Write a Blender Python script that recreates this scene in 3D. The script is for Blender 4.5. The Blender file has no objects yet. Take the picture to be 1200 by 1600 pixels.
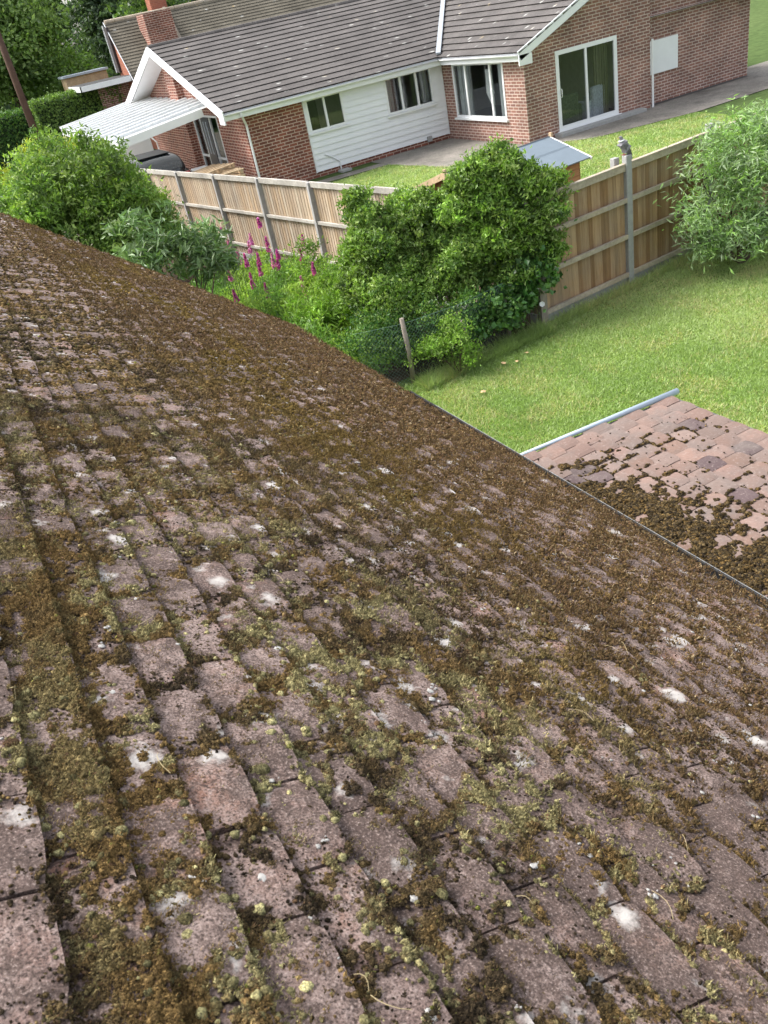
import bpy, math, random
import numpy as np
from mathutils import Vector, Matrix
random.seed(7); RNG = np.random.default_rng(11)
sc = bpy.context.scene; COL = sc.collection
R_ = math.radians

# ------------------------------------------------------------------ camera, sky, sun, exposure
H = 4.65
cam = bpy.data.objects.new('camera', bpy.data.cameras.new('camera')); COL.objects.link(cam)
cam.data.sensor_fit = 'VERTICAL'; cam.data.sensor_height = 36; cam.data.lens = 36*1287.25/1600
cam.data.clip_start = 0.02; cam.data.clip_end = 2000
cx = Vector((0.86550084, -0.46655056, -0.18231533)); cy = -Vector((-0.39143516, -0.40285243, -0.82733816)); cz = -Vector((0.31254891, 0.7874265, -0.5312934))
M = Matrix((cx, cy, cz)).transposed().to_4x4(); M.translation = Vector((0, 0, H)); cam.matrix_world = M
cam.data.dof.use_dof = True; cam.data.dof.focus_distance = 4.0; cam.data.dof.aperture_fstop = 15.0
sc.camera = cam
sc.render.resolution_x = 768; sc.render.resolution_y = 1024
SUN_EL, SUN_AZ = 50, 138          # degrees; azimuth counter-clockwise from +X
w = bpy.data.worlds.new('World'); sc.world = w; w.use_nodes = True
nt = w.node_tree; bg = nt.nodes['Background']; sky = nt.nodes.new('ShaderNodeTexSky')
sky.sky_type = 'NISHITA'; sky.sun_disc = False; sky.sun_elevation = R_(SUN_EL); sky.sun_rotation = R_(90-SUN_AZ)
sky.air_density = 1.0; sky.dust_density = 4.0; sky.ozone_density = 1.0
hs = nt.nodes.new('ShaderNodeHueSaturation'); hs.inputs['Saturation'].default_value = 0.35
nt.links.new(sky.outputs[0], hs.inputs['Color']); nt.links.new(hs.outputs[0], bg.inputs[0]); bg.inputs[1].default_value = 0.15
sl = bpy.data.lights.new('sun', 'SUN'); sl.energy = 1.4; sl.angle = R_(22); sl.color = (1, 0.965, 0.91)
sun = bpy.data.objects.new('sun', sl); COL.objects.link(sun)
sd = Vector((math.cos(R_(SUN_AZ))*math.cos(R_(SUN_EL)), math.sin(R_(SUN_AZ))*math.cos(R_(SUN_EL)), math.sin(R_(SUN_EL))))
sun.rotation_euler = sd.to_track_quat('Z', 'Y').to_euler(); sun.location = (0, 0, 30)
sc.view_settings.view_transform = 'Standard'; sc.view_settings.look = 'None'
sc.view_settings.exposure = 1.38; sc.view_settings.gamma = 1

# ------------------------------------------------------------------ helpers: materials
class NT:
    def __init__(s, name):
        s.m = bpy.data.materials.new(name); s.m.use_nodes = True; s.t = s.m.node_tree
        s.b = s.t.nodes['Principled BSDF']
    def n(s, typ, **kw):
        nd = s.t.nodes.new('ShaderNode'+typ)
        for k, v in kw.items():
            if k in nd.inputs: nd.inputs[k].default_value = v
            else: setattr(nd, k, v)
        return nd
    def l(s, a, b): s.t.links.new(a, b)
    def coord(s, kind='Object'): return s.n('TexCoord').outputs[kind]
    def noise(s, scale, detail=4, rough=.55, vec=None, dist=0):
        nd = s.n('TexNoise', Scale=scale, Detail=detail, Roughness=rough, Distortion=dist)
        s.l(vec if vec is not None else s.coord(), nd.inputs['Vector']); return nd.outputs[0]
    def ramp(s, fac, stops, interp='LINEAR'):
        nd = s.n('ValToRGB'); cr = nd.color_ramp; cr.interpolation = interp
        while len(cr.elements) < len(stops): cr.elements.new(.5)
        for e, (p, c) in zip(cr.elements, stops):
            e.position = p; e.color = (*c, 1) if len(c) == 3 else c
        s.l(fac, nd.inputs[0]); return nd.outputs[0]
    def mix(s, fac, a, b, mode='MIX'):
        nd = s.n('Mix'); nd.data_type = 'RGBA'; nd.blend_type = mode
        for v, i in ((fac, 0), (a, 6), (b, 7)):
            if isinstance(v, (int, float)): nd.inputs[i].default_value = v
            elif isinstance(v, tuple): nd.inputs[i].default_value = (*v, 1)
            else: s.l(v, nd.inputs[i])
        return nd.outputs[2]
    def bump(s, h, strength=.3, dist=.01, prev=None):
        nd = s.n('Bump', Strength=strength, Distance=dist); s.l(h, nd.inputs['Height'])
        if prev is not None: s.l(prev, nd.inputs['Normal'])
        s.l(nd.outputs[0], s.b.inputs['Normal']); return nd.outputs[0]
    def base(s, c):
        if isinstance(c, tuple): s.b.inputs['Base Color'].default_value = (*c, 1)
        else: s.l(c, s.b.inputs['Base Color'])
        return s
    def rough(s, r, spec=.5):
        s.b.inputs['Roughness'].default_value = r; s.b.inputs['Specular IOR Level'].default_value = spec; return s

def plain(name, c, rough=.5, spec=.5, var=.15, scale=6, bump=.1, bdist=.003, metal=0):
    k = NT(name); n1 = k.noise(scale, 6, .6); n2 = k.noise(scale*9, 3)
    d = tuple(x*(1-var) for x in c); l = tuple(min(1, x*(1+var)) for x in c)
    a = k.ramp(n1, [(.3, d), (.7, l)]); a = k.mix(.25, a, k.ramp(n2, [(.35, d), (.65, l)]))
    k.base(a).rough(rough, spec); k.bump(n2, bump, bdist); k.b.inputs['Metallic'].default_value = metal
    return k.m

def leafmat(name, trans=.35, rough=.45, tint=(1, 1, 1)):
    k = NT(name); at = k.n('Attribute', attribute_name='Col').outputs[0]
    n = k.noise(30, 2); c = k.mix(.35, at, k.mix(1.0, at, k.ramp(n, [(.3, (.6, .6, .6)), (.7, (1.45, 1.4, 1.2))]), 'MULTIPLY'))
    k.base(c).rough(rough, .4)
    tr = k.n('BsdfTranslucent'); k.l(k.mix(1.0, c, (1.2, 1.3, .6), 'MULTIPLY'), tr.inputs[0])
    mx = k.n('MixShader'); mx.inputs[0].default_value = trans
    k.l(k.b.outputs[0], mx.inputs[1]); k.l(tr.outputs[0], mx.inputs[2])
    k.l(mx.outputs[0], k.t.nodes['Material Output'].inputs[0]); return k.m

def brickmat(name, c1, c2, mortar, dirt=.45, msize=.0125, rowh=.075):
    k = NT(name); uv = k.coord('UV')
    b = k.n('TexBrick', Scale=1.0); b.inputs['Brick Width'].default_value = 3*rowh; b.inputs['Row Height'].default_value = rowh
    b.inputs['Mortar Size'].default_value = msize; b.inputs['Mortar Smooth'].default_value = .25; b.inputs['Bias'].default_value = -.1
    nn = k.n('TexNoise', Scale=14, Detail=2); k.l(uv, nn.inputs['Vector'])
    wob = k.n('VectorMath', operation='MULTIPLY_ADD'); k.l(nn.outputs['Color'], wob.inputs[0]); wob.inputs[1].default_value = (.006,)*3; k.l(uv, wob.inputs[2])
    k.l(wob.outputs[0], b.inputs['Vector'])
    b.inputs['Color1'].default_value = (*c1, 1); b.inputs['Color2'].default_value = (*c2, 1); b.inputs['Mortar'].default_value = (*mortar, 1)
    n1 = k.noise(1.3, 5, .6, uv); n2 = k.noise(60, 4, .6, uv)
    c = k.mix(dirt, b.outputs[0], k.mix(1.0, b.outputs[0], k.ramp(n1, [(.3, (.45, .42, .4)), (.7, (1.5, 1.45, 1.4))]), 'MULTIPLY'))
    c = k.mix(.3, c, k.mix(1.0, c, k.ramp(n2, [(.3, (.5, .5, .5)), (.7, (1.5, 1.5, 1.5))]), 'MULTIPLY'))
    k.base(c).rough(.9, .2)
    inv = k.n('Math', operation='SUBTRACT'); inv.inputs[0].default_value = 1; k.l(b.outputs[1], inv.inputs[1])
    p = k.bump(inv.outputs[0], .5, .006); k.bump(n2, .3, .003, p); return k.m

# ------------------------------------------------------------------ helpers: objects
def link(o, parent=None):
    COL.objects.link(o)
    if parent is not None: o.parent = parent
    return o
def np_mesh(name, V, F, mat, parent=None, col=None, uv=None, smooth=False, stuff=False):
    V = np.asarray(V, np.float32).reshape(-1, 3); F = np.asarray(F, np.int32); k = F.shape[1]
    me = bpy.data.meshes.new(name); me.vertices.add(len(V)); me.vertices.foreach_set('co', V.ravel())
    me.loops.add(F.size); me.loops.foreach_set('vertex_index', F.ravel())
    me.polygons.add(len(F)); me.polygons.foreach_set('loop_start', np.arange(0, F.size, k, dtype=np.int32))
    me.polygons.foreach_set('use_smooth', np.full(len(F), smooth))
    if col is not None:
        a = me.attributes.new('Col', 'FLOAT_COLOR', 'POINT')
        c = np.ones((len(V), 4), np.float32); c[:, :3] = col; a.data.foreach_set('color', c.ravel())
    if uv is not None:
        u = me.uv_layers.new(name='UVMap'); u.data.foreach_set('uv', np.asarray(uv, np.float32)[F.ravel()].ravel())
    me.update(calc_edges=True); me.materials.append(mat)
    o = link(bpy.data.objects.new(name, me), parent)
    if stuff: o['kind'] = 'stuff'
    return o
class MB:
    """collects polygons with metre UVs, then links ONE mesh object"""
    def __init__(s): s.v = []; s.f = []; s.uv = []; s.sm = []
    def poly(s, pts, uvs=None, smooth=False):
        i = len(s.v); s.v += [tuple(p) for p in pts]; s.f.append(list(range(i, i+len(pts)))); s.sm.append(smooth)
        if uvs is None:
            P = [Vector(p) for p in pts]; n = Vector((0, 0, 0))
            for a in range(len(P)): n += P[a].cross(P[(a+1) % len(P)])
            n = n.normalized() if n.length > 1e-12 else Vector((0, 0, 1))
            if abs(n.z) > .95: U, W = Vector((1, 0, 0)), Vector((0, 1, 0))
            else: U = Vector((0, 0, 1)).cross(n).normalized(); W = n.cross(U)
            if abs(n.z) < .3: W = Vector((0, 0, 1))
            uvs = [(p.dot(U), p.dot(W)) for p in P]
        s.uv += uvs
    def box(s, a, b, T=None):
        x0, y0, z0 = a; x1, y1, z1 = b
        c = [Vector(p) for p in ((x0,y0,z0),(x1,y0,z0),(x1,y1,z0),(x0,y1,z0),(x0,y0,z1),(x1,y0,z1),(x1,y1,z1),(x0,y1,z1))]
        if T is not None: c = [T @ p for p in c]
        for q in ((0,3,2,1),(4,5,6,7),(0,1,5,4),(1,2,6,5),(2,3,7,6),(3,0,4,7)): s.poly([c[i] for i in q])
        return s
    def beam(s, p, q, wd, ht, up=(0, 0, 1)):
        p, q = Vector(p), Vector(q); d = q-p; L = d.length; x = d.normalized(); u = Vector(up)
        y = u.cross(x).normalized(); z = x.cross(y)
        T = Matrix((x, y, z)).transposed().to_4x4(); T.translation = p
        return s.box((0, -wd/2, -ht/2), (L, wd/2, ht/2), T)
    def tube(s, pts, r, n=10, cap=True):
        pts = [Vector(p) for p in pts]; rs = r if isinstance(r, (list, tuple)) else [r]*len(pts); rings = []
        pu = None
        for i, p in enumerate(pts):
            d = (pts[min(i+1, len(pts)-1)]-pts[max(i-1, 0)]).normalized()
            u = Vector((0, 0, 1)) if abs(d.z) < .9 else Vector((1, 0, 0))
            if pu is not None: u = pu
            a = (u-d*u.dot(d)).normalized(); pu = a; b = d.cross(a)
            rings.append([p+a*math.cos(t*2*math.pi/n)*rs[i]+b*math.sin(t*2*math.pi/n)*rs[i] for t in range(n)])
        for i in range(len(rings)-1):
            for t in range(n):
                t2 = (t+1) % n; s.poly([rings[i][t], rings[i][t2], rings[i+1][t2], rings[i+1][t]], smooth=True)
        if cap: s.poly(rings[0][::-1]); s.poly(rings[-1])
        return s
    def build(s, name, mat, parent=None, bevel=0, merge=True):
        me = bpy.data.meshes.new(name); me.from_pydata([tuple(v) for v in s.v], [], s.f); me.update()
        u = me.uv_layers.new(name='UVMap'); idx = np.array([i for f in s.f for i in f]); u.data.foreach_set('uv', np.array(s.uv, np.float32)[idx].ravel())
        me.polygons.foreach_set('use_smooth', s.sm); me.materials.append(mat)
        if merge:
            import bmesh
            bm = bmesh.new(); bm.from_mesh(me); bmesh.ops.remove_doubles(bm, verts=bm.verts, dist=1e-5)
            bmesh.ops.recalc_face_normals(bm, faces=bm.faces); bm.to_mesh(me); bm.free()
        o = link(bpy.data.objects.new(name, me), parent)
        if bevel:
            m = o.modifiers.new('bevel', 'BEVEL'); m.width = bevel; m.segments = 2; m.limit_method = 'ANGLE'
        return o
def tag(o, label=None, cat=None, group=None, kind=None):
    if label: o['label'] = label
    if cat: o['category'] = cat
    if group: o['group'] = group
    if kind: o['kind'] = kind
    return o
def thing(name, label, cat, loc=(0, 0, 0), group=None, rz=0):
    o = link(bpy.data.objects.new(name, None)); o.location = loc; o.rotation_euler = (0, 0, rz); o.empty_display_size = .2
    return tag(o, label, cat, group)
def rel(o, p): return (p[0]-o.location.x, p[1]-o.location.y, p[2]-o.location.z)
def keep(parent, o):     # geometry was written in world metres: keep it there under a moved parent
    o.matrix_parent_inverse = Matrix.Translation(-parent.location); return o

# value noise in numpy
def vnoise(x, y, seed=0):
    xi = np.floor(x).astype(np.int64); yi = np.floor(y).astype(np.int64); xf = x-xi; yf = y-yi
    def h(a, b):
        n = (a*374761393+b*668265263+seed*974711) & 0xffffffff; n = ((n ^ (n >> 13))*1274126177) & 0xffffffff
        return ((n ^ (n >> 16)) & 0xffff)/65535.
    u = xf*xf*(3-2*xf); v = yf*yf*(3-2*yf)
    return (h(xi, yi)*(1-u)+h(xi+1, yi)*u)*(1-v)+(h(xi, yi+1)*(1-u)+h(xi+1, yi+1)*u)*v
def fbm(x, y, o=4, seed=0):
    t = 0; a = .5; s = 0
    for i in range(o): t = t+a*vnoise(x*2**i, y*2**i, seed+i*7); s += a; a *= .5
    return t/s

# ------------------------------------------------------------------ materials
def tilemat(name):
    k = NT(name); at = k.n('Attribute', attribute_name='Col').outputs[0]; oc = k.coord(); n0 = k.noise(2.2, 3, .5, oc)
    n1 = k.noise(11, 6, .65, oc); n2 = k.noise(55, 6, .75, oc); n3 = k.noise(260, 4, .7, oc); n4 = k.noise(17, 7, .75, oc, .5)
    c = k.mix(k.ramp(n1, [(.40, (0, 0, 0)), (.60, (1, 1, 1))]), at, (.27, .2, .175))
    c = k.mix(k.ramp(n2, [(.48, (0, 0, 0)), (.64, (.8, .8, .8))]), c, (.34, .265, .24))          # pale bloom
    am = k.n('Math', operation='MULTIPLY_ADD'); k.l(n0, am.inputs[0]); am.inputs[1].default_value = .5; k.l(n4, am.inputs[2])
    c = k.mix(k.ramp(am.outputs[0], [(.69, (0, 0, 0)), (.81, (.88, .88, .88))]), c, (.095, .066, .056))      # algae film
    c = k.mix(k.ramp(n3, [(.40, (.95, .95, .95)), (.50, (0, 0, 0))]), c, (.055, .04, .035))          # soot grains
    c = k.mix(k.ramp(n3, [(.56, (0, 0, 0)), (.68, (.75, .75, .75))]), c, (.45, .36, .32))
    v = k.n('TexVoronoi', Scale=12); dn = k.n('TexNoise', Scale=40, Detail=5); k.l(oc, dn.inputs['Vector'])
    wv = k.n('VectorMath', operation='MULTIPLY_ADD'); k.l(dn.outputs['Color'], wv.inputs[0]); wv.inputs[1].default_value = (.05,)*3; k.l(oc, wv.inputs[2]); k.l(wv.outputs[0], v.inputs['Vector'])
    sel = k.ramp(v.outputs['Color'], [(.28, (0, 0, 0)), (.85, (.47, .47, .47))])
    df = k.n('Math', operation='SUBTRACT'); k.l(sel, df.inputs[0]); k.l(v.outputs['Distance'], df.inputs[1])
    ad = k.n('Math', operation='MULTIPLY_ADD'); k.l(n2, ad.inputs[0]); ad.inputs[1].default_value = .5; k.l(df.outputs[0], ad.inputs[2])
    lich = k.ramp(ad.outputs[0], [(.26, (0, 0, 0)), (.48, (.9, .9, .9))]); c = k.mix(lich, c, (.50, .47, .44))   # crustose lichen
    k.base(c).rough(.9, .2)
    p = k.bump(n2, .8, .004); k.bump(n3, .8, .002, p); return k.m
M_tile = tilemat('clay_tile')
def mossmat():
    k = NT('moss'); at = k.n('Attribute', attribute_name='Col').outputs[0]; oc = k.coord()
    n3 = k.noise(420, 3, .7, oc); n2 = k.noise(150, 4, .7, oc)
    c = k.mix(.8, at, k.mix(1.0, at, k.ramp(n3, [(.36, (.25, .25, .25)), (.64, (2.0, 1.95, 1.7))]), 'MULTIPLY'))
    c = k.mix(.5, c, k.mix(1.0, c, k.ramp(n2, [(.3, (.5, .45, .4)), (.7, (1.5, 1.5, 1.4))]), 'MULTIPLY'))
    k.base(c).rough(.95, .1); p = k.bump(n2, 1.0, .006); k.bump(n3, 1.0, .004, p); return k.m
M_moss = mossmat()
M_lichen = plain('lichen', (.5, .485, .46), .95, .1, .15, 150, .8, .003)
M_straw = plain('straw', (.45, .36, .2), .7, .3, .3, 40)
M_felt = plain('roofing_felt_dark', (.06, .06, .06), .9, .2)
M_black = plain('black_plastic', (.012, .012, .013), .5, .25)
M_upvc = plain('white_upvc', (.78, .79, .8), .35, .5, .04, 3, .03)
M_greygut = plain('pale_grey_plastic', (.42, .48, .54), .35, .5, .08, 5)
M_brick = brickmat('red_brick', (.25, .09, .062), (.14, .06, .048), (.5, .37, .31), msize=.0135, rowh=.088)
M_brick2 = brickmat('brown_brick', (.27, .14, .11), (.18, .10, .085), (.5, .41, .36), msize=.013, rowh=.084)
M_brick3 = brickmat('orange_brick', (.36, .14, .085), (.3, .11, .075), (.36, .2, .15), .2, .006)
M_conc = plain('concrete_post', (.33, .33, .32), .85, .3, .15, 12, .3)
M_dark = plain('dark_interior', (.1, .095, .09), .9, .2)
M_leaf = leafmat('leaf'); M_leafg = leafmat('glossy_leaf', .2, .32); M_petal = leafmat('petal', .3, .5)
M_bark = plain('bark', (.11, .08, .06), .95, .2, .4, 20, .8, .01)
M_soil = plain('soil', (.07, .05, .035), 1, .1, .4, 25, .8, .02)

def claddingmat():
    k = NT('white_cladding'); n1 = k.noise(2.0, 5); n2 = k.noise(60, 2)
    k.base(k.ramp(n1, [(.3, (.74, .76, .78)), (.7, (.80, .815, .83))])).rough(.4, .5); k.bump(n2, .05, .002); return k.m
M_clad = claddingmat()
def woodmat(name, c1, c2, axis_scale=(30, 30, 1.5), grey=.3, at=False):
    k = NT(name); mp = k.n('Mapping'); mp.inputs['Scale'].default_value = axis_scale; k.l(k.coord(), mp.inputs[0])
    n1 = k.noise(1.0, 6, .6, mp.outputs[0], .6); n2 = k.noise(1.7, 4); n3 = k.noise(6, 5, .7, mp.outputs[0])
    c = k.ramp(n1, [(.3, c1), (.7, c2)])
    c = k.mix(k.ramp(n2, [(.4, (0, 0, 0)), (.7, (grey,)*3)]), c, (.30, .28, .25))
    c = k.mix(.35, c, k.mix(1.0, c, k.ramp(n3, [(.3, (.45, .45, .45)), (.65, (1.4, 1.4, 1.4))]), 'MULTIPLY'))
    if at:
        c = k.mix(1.0, c, k.n('Attribute', attribute_name='Col').outputs[0], 'MULTIPLY')
    k.base(c).rough(.85, .2); k.bump(n3, .4, .004); return k.m
M_board = woodmat('fence_board', (.31, .205, .115), (.49, .35, .22), (30, 30, 1.0), .45, at=True)
M_board2 = woodmat('weathered_board', (.38, .29, .205), (.54, .45, .35), grey=.45, at=True)
M_rail = woodmat('fence_rail', (.36, .29, .21), (.48, .41, .32), (3, 3, 3), .5)
M_railg = woodmat('grey_fence_rail', (.42, .39, .34), (.52, .49, .44), (3, 3, 3), .9)
M_shed = woodmat('shed_board', (.30, .15, .07), (.46, .27, .14), (1.5, 1.5, 30), .1)
M_pallet = woodmat('pallet_wood', (.42, .3, .18), (.55, .42, .27), (3, 3, 3), .2)
M_post = woodmat('weathered_post', (.2, .17, .14), (.3, .26, .22), (20, 20, 2), .6)
def glassmat():
    k = NT('window_glass'); t = k.t
    tr = k.n('BsdfTransparent'); tr.inputs[0].default_value = (.82, .86, .86, 1)
    gl = k.n('BsdfGlossy', Roughness=.02); gl.inputs[0].default_value = (.9, .95, 1, 1)
    fr = k.n('Fresnel', IOR=1.7); mul = k.n('Math', operation='MULTIPLY_ADD'); k.l(fr.outputs[0], mul.inputs[0]); mul.inputs[1].default_value = .75; mul.inputs[2].default_value = .02
    mx = k.n('MixShader'); k.l(mul.outputs[0], mx.inputs[0]); k.l(tr.outputs[0], mx.inputs[1]); k.l(gl.outputs[0], mx.inputs[2])
    k.l(mx.outputs[0], t.nodes['Material Output'].inputs[0]); return k.m
M_glass = glassmat()
def rooftilemat(name, c, scale=1.0):
    k = NT(name); oc = k.coord()
    n1 = k.noise(.9, 5, .6, oc); n2 = k.noise(14, 5, .7, oc); n5 = k.noise(2.2, 3, .5, oc)
    a = k.ramp(n1, [(.3, tuple(x*.75 for x in c)), (.7, tuple(x*1.25 for x in c))])
    a = k.mix(.5, a, k.mix(1.0, a, k.ramp(n2, [(.3, (.5, .5, .5)), (.7, (1.6, 1.55, 1.5))]), 'MULTIPLY'))
    v = k.n('TexVoronoi', Scale=2.6); mp = k.n('Mapping'); mp.inputs['Scale'].default_value = (.55, 1, 1); k.l(oc, mp.inputs[0]); k.l(mp.outputs[0], v.inputs['Vector'])
    sp = k.n('Math', operation='MULTIPLY_ADD'); k.l(n2, sp.inputs[0]); sp.inputs[1].default_value = .35; k.l(v.outputs['Distance'], sp.inputs[2])
    big = k.ramp(sp.outputs[0], [(.22, (.8, .8, .8)), (.34, (0, 0, 0))])
    colr = k.mix(k.ramp(n5, [(.55, (0, 0, 0)), (.62, (1, 1, 1))]), (.55, .55, .52), (.42, .32, .16))
    a = k.mix(big, a, colr)
    k.base(a).rough(.9, .25); k.bump(n2, .6, .008); return k.m
M_concroof = rooftilemat('brown_concrete_tile', (.105, .097, .093))
M_plainroof = rooftilemat('mottled_plain_tile', (.15, .135, .105))

# ------------------------------------------------------------------ ground and hard surfaces (the setting)
def groundmat(name, stops, scale=.5, fine=25, bump=.6, bd=.03):
    k = NT(name); n1 = k.noise(scale, 5, .6); n2 = k.noise(fine, 4, .7); n3 = k.noise(3.2, 4, .6)
    c = k.ramp(n1, stops); c = k.mix(.5, c, k.mix(1.0, c, k.ramp(n2, [(.3, (.45, .45, .4)), (.7, (1.6, 1.6, 1.5))]), 'MULTIPLY'))
    c = k.mix(.4, c, k.mix(1.0, c, k.ramp(n3, [(.35, (.75, .8, .7)), (.65, (1.3, 1.2, 1.2))]), 'MULTIPLY'))
    k.base(c).rough(1, .1); k.bump(n2, bump, bd); return k.m
M_lawn = groundmat('lawn_turf', [(.3, (.11, .19, .035)), (.7, (.18, .26, .06))])
M_field = groundmat('field', [(.3, (.06, .10, .03)), (.7, (.09, .13, .045))], .05, 3)
M_pave = groundmat('stained_concrete', [(.3, (.14, .13, .12)), (.5, (.22, .205, .19)), (.7, (.27, .25, .23))], .9, 18, .3, .01)
M_drive = groundmat('driveway_gravel', [(.3, (.2, .18, .15)), (.7, (.28, .25, .21))], 1.5, 40, .8, .02)
def sheet(name, pts, z, mat):
    m = MB(); m.poly([(x, y, z) for x, y in pts]); o = m.build(name, mat, merge=False); o['kind'] = 'structure'; return o
sheet('ground', [(-700, -700), (900, -700), (900, 900), (-700, 900)], -.012, M_field)
FY = lambda x: 9.94+.117*(x-8.86)                       # line of the garden fence
sheet('lawn', [(1.2, 1.0), (14, -6), (14, 10.55), (7.0, 9.72), (4.2, 9.4), (2.0, 9.6)], -.004, M_lawn)
sheet('flower_bed', [(0.6, 9.7), (7.0, 9.74), (6.4, 13), (4.4, 23.5), (0.5, 23.5), (-2, 15)], -.002, M_soil)
sheet('neighbour_lawn', [(7.1, 9.9), (18.2, 11.2), (19.5, 18.9), (16.3, 19.6), (14.6, 21.6), (12.6, 21.6), (12.2, 24.2), (9.5, 24.0), (4.75, 24.2)], -.004, M_lawn)
sheet('patio', [(12.2, 24.2), (12.65, 21.45), (14.7, 21.5), (16.35, 19.55), (19.55, 18.85), (27, 19.0), (27, 22.5), (15.2, 22.5), (15.2, 25.6), (12.2, 25.6)], .008, M_pave)
sheet('path', [(9.4, 24.35), (12.2, 24.2), (12.2, 24.75), (9.4, 24.9)], .004, M_pave)
sheet('driveway', [(2.2, 24.6), (9.0, 24.6), (9.0, 44), (2.2, 44)], 0, M_drive)

# ------------------------------------------------------------------ the mossy roof below the camera
PH = math.radians(31); CP, SP = math.cos(PH), math.sin(PH); D0 = .815
def RP(u, Y, h):        # roof coordinates: u down the slope, Y along the eave, h out of the slope
    u = np.asarray(u, float); return np.stack([u*CP-(D0-h)*SP, np.asarray(Y, float)+0*u, H-u*SP-(D0-h)*CP], -1)
U0, U1 = -.85, 2.79
YL = lambda u: 5.96+(2.88-u)*1.679
G, TW, TPH = .0995, .1665, .030     # gauge, tile width, phase of the tails
sag = lambda u, Y: .012*(fbm(u*1.1+5, Y*.8+3, 2, 3)-.5)
def tile_rows(frame, tails, gauge, width, yr, ylim, hs, palette, seed, step=.015, notch=.012, umax=None):
    rng = np.random.default_rng(seed); ny, nu = 6, 6
    V, C, F = [], [], []
    gu = np.concatenate([[0], np.linspace(0, 1, nu), [1]]); gy = np.concatenate([[0], np.linspace(0, 1, ny), [1]])
    A, B = np.meshgrid(gu, gy, indexing='ij'); ring = np.zeros_like(A, bool); ring[0] = ring[-1] = True; ring[:, 0] = ring[:, -1] = True
    nn = A.size; W = len(gy)
    q = np.array([[i*W+j, (i+1)*W+j, (i+1)*W+j+1, i*W+j+1] for i in range(len(gu)-1) for j in range(W-1)])
    base = 0
    for k, ut in enumerate(tails):
        off = (.5*width if k % 2 else 0)+rng.normal(0, .006)
        y = yr[0]+off
        while y < yr[1]:
            wd = width*(1+rng.normal(0, .006)); gap = .003+abs(rng.normal(0, .0015))
            if y < ylim(ut)-.03:
                uj = rng.normal(0, .0018); rot = rng.normal(0, .006); tilt = rng.normal(0, .0012); cam_ = rng.uniform(.001, .005)
                L = gauge*1.35
                y0, y1 = y+gap/2, y+wd-gap/2
                YY = y0+(y1-y0)*B; t = (B-.5)*2
                UU = ut+uj-L*(1-A)+rot*(YY-(y0+y1)/2)
                UU -= notch*np.abs(t)**7*(A**6)*(1+rng.normal(0, .25)) + rng.uniform(0, .0012)*np.sin(B*9+rng.uniform(0, 6))*(A > .9)
                hh = step*2-(L*(1-A))*(step/gauge)+cam_*(1-t*t)-.003*np.abs(t)**6-.003*(A**8)+tilt*t+rng.normal(0, .0012)
                hh = hh+rng.normal(0, .0005, hh.shape)
                hh = np.where(ring, hh-.016, hh)
                YY = np.minimum(YY, ylim(UU))
                hh = hh+hs(UU, YY)
                V.append(frame(UU.ravel(), YY.ravel(), hh.ravel()))
                c = np.array(palette[rng.integers(len(palette))])*rng.uniform(.8, 1.15)
                C.append(np.repeat(c[None], nn, 0)); F.append(q+base); base += nn
            y += wd
    return np.concatenate(V), np.concatenate(F), np.concatenate(C)
own = thing('tiled_house', 'low brick house with a moss covered clay tile roof, seen from just above', 'house', (0, 0, 0))
pal = [(.22, .14, .112), (.2, .132, .11), (.165, .112, .096), (.24, .148, .115), (.195, .135, .118), (.215, .14, .118), (.13, .09, .078), (.26, .14, .1)]
tails = np.arange(U0+.1-((U0+.1-TPH) % G), U1+.02, G)
roofV, roofF, roofC = tile_rows(RP, tails, G, TW, (-2.6, 12.6), YL, sag, pal, 5, step=.0185, notch=.0045)
roof = np_mesh('roof', roofV, roofF, M_tile, own, roofC, smooth=False)
# flat shaded tile tops hide their facets under the bump; smooth them by angle instead
for p in ():
    pass
E1 = float(YL(U1)); E0 = float(YL(U0))
m = MB()
def rp(u, y, h): return tuple(float(t) for t in RP(u, y, h))
m.poly([rp(U0, -2.6, 0), rp(U0, E0, 0), rp(U1-.02, E1, 0), rp(U1-.02, -2.6, 0)])
m.build('underlay', M_felt, own, merge=False)
rx, _, rz_ = rp(U0, 0, .0)
m = MB(); m.poly([(rx, -2.6, rz_), (rx-3.1, -2.6, rz_-1.86), (rx-3.1, E0, rz_-1.86), (rx, E0, rz_)]); m.build('rear_slope', M_plainroof, own, merge=False)
m = MB()
for i in range(36):
    y = -2.6+i*.41; m.tube([(rx+.01, y, rz_-.02), (rx+.01, y+.40, rz_-.02)], .1, 12)
m.build('ridge_tiles', M_plainroof, own)
ex, _, ez = rp(U1, 0, 0)
m = MB(); wx = ex-.28
m.box((wx-.2, -2.6, 0), (wx, E1-.3, ez+.02)); m.box((rx-2.9, -2.6, 0), (wx-.2, -2.4, ez))
m.poly([(wx, E1-.3, 0), (rx-2.9, E0-.2, 0), (rx-2.9, E0-.2, rz_-1.8), (rx, E0-.2, rz_-.04), (wx, E1-.3, ez)])
m.poly([(rx-2.9, -2.6, 0), (rx-2.9, E0-.2, 0), (rx-2.9, E0-.2, rz_-1.8), (rx-2.9, -2.6, rz_-1.8)])
m.build('wall', M_brick2, own)
m = MB(); m.box((ex-.03, -2.6, ez-.16), (ex-.008, E1-.05, ez-.02)); m.build('fascia', M_upvc, own)
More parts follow.
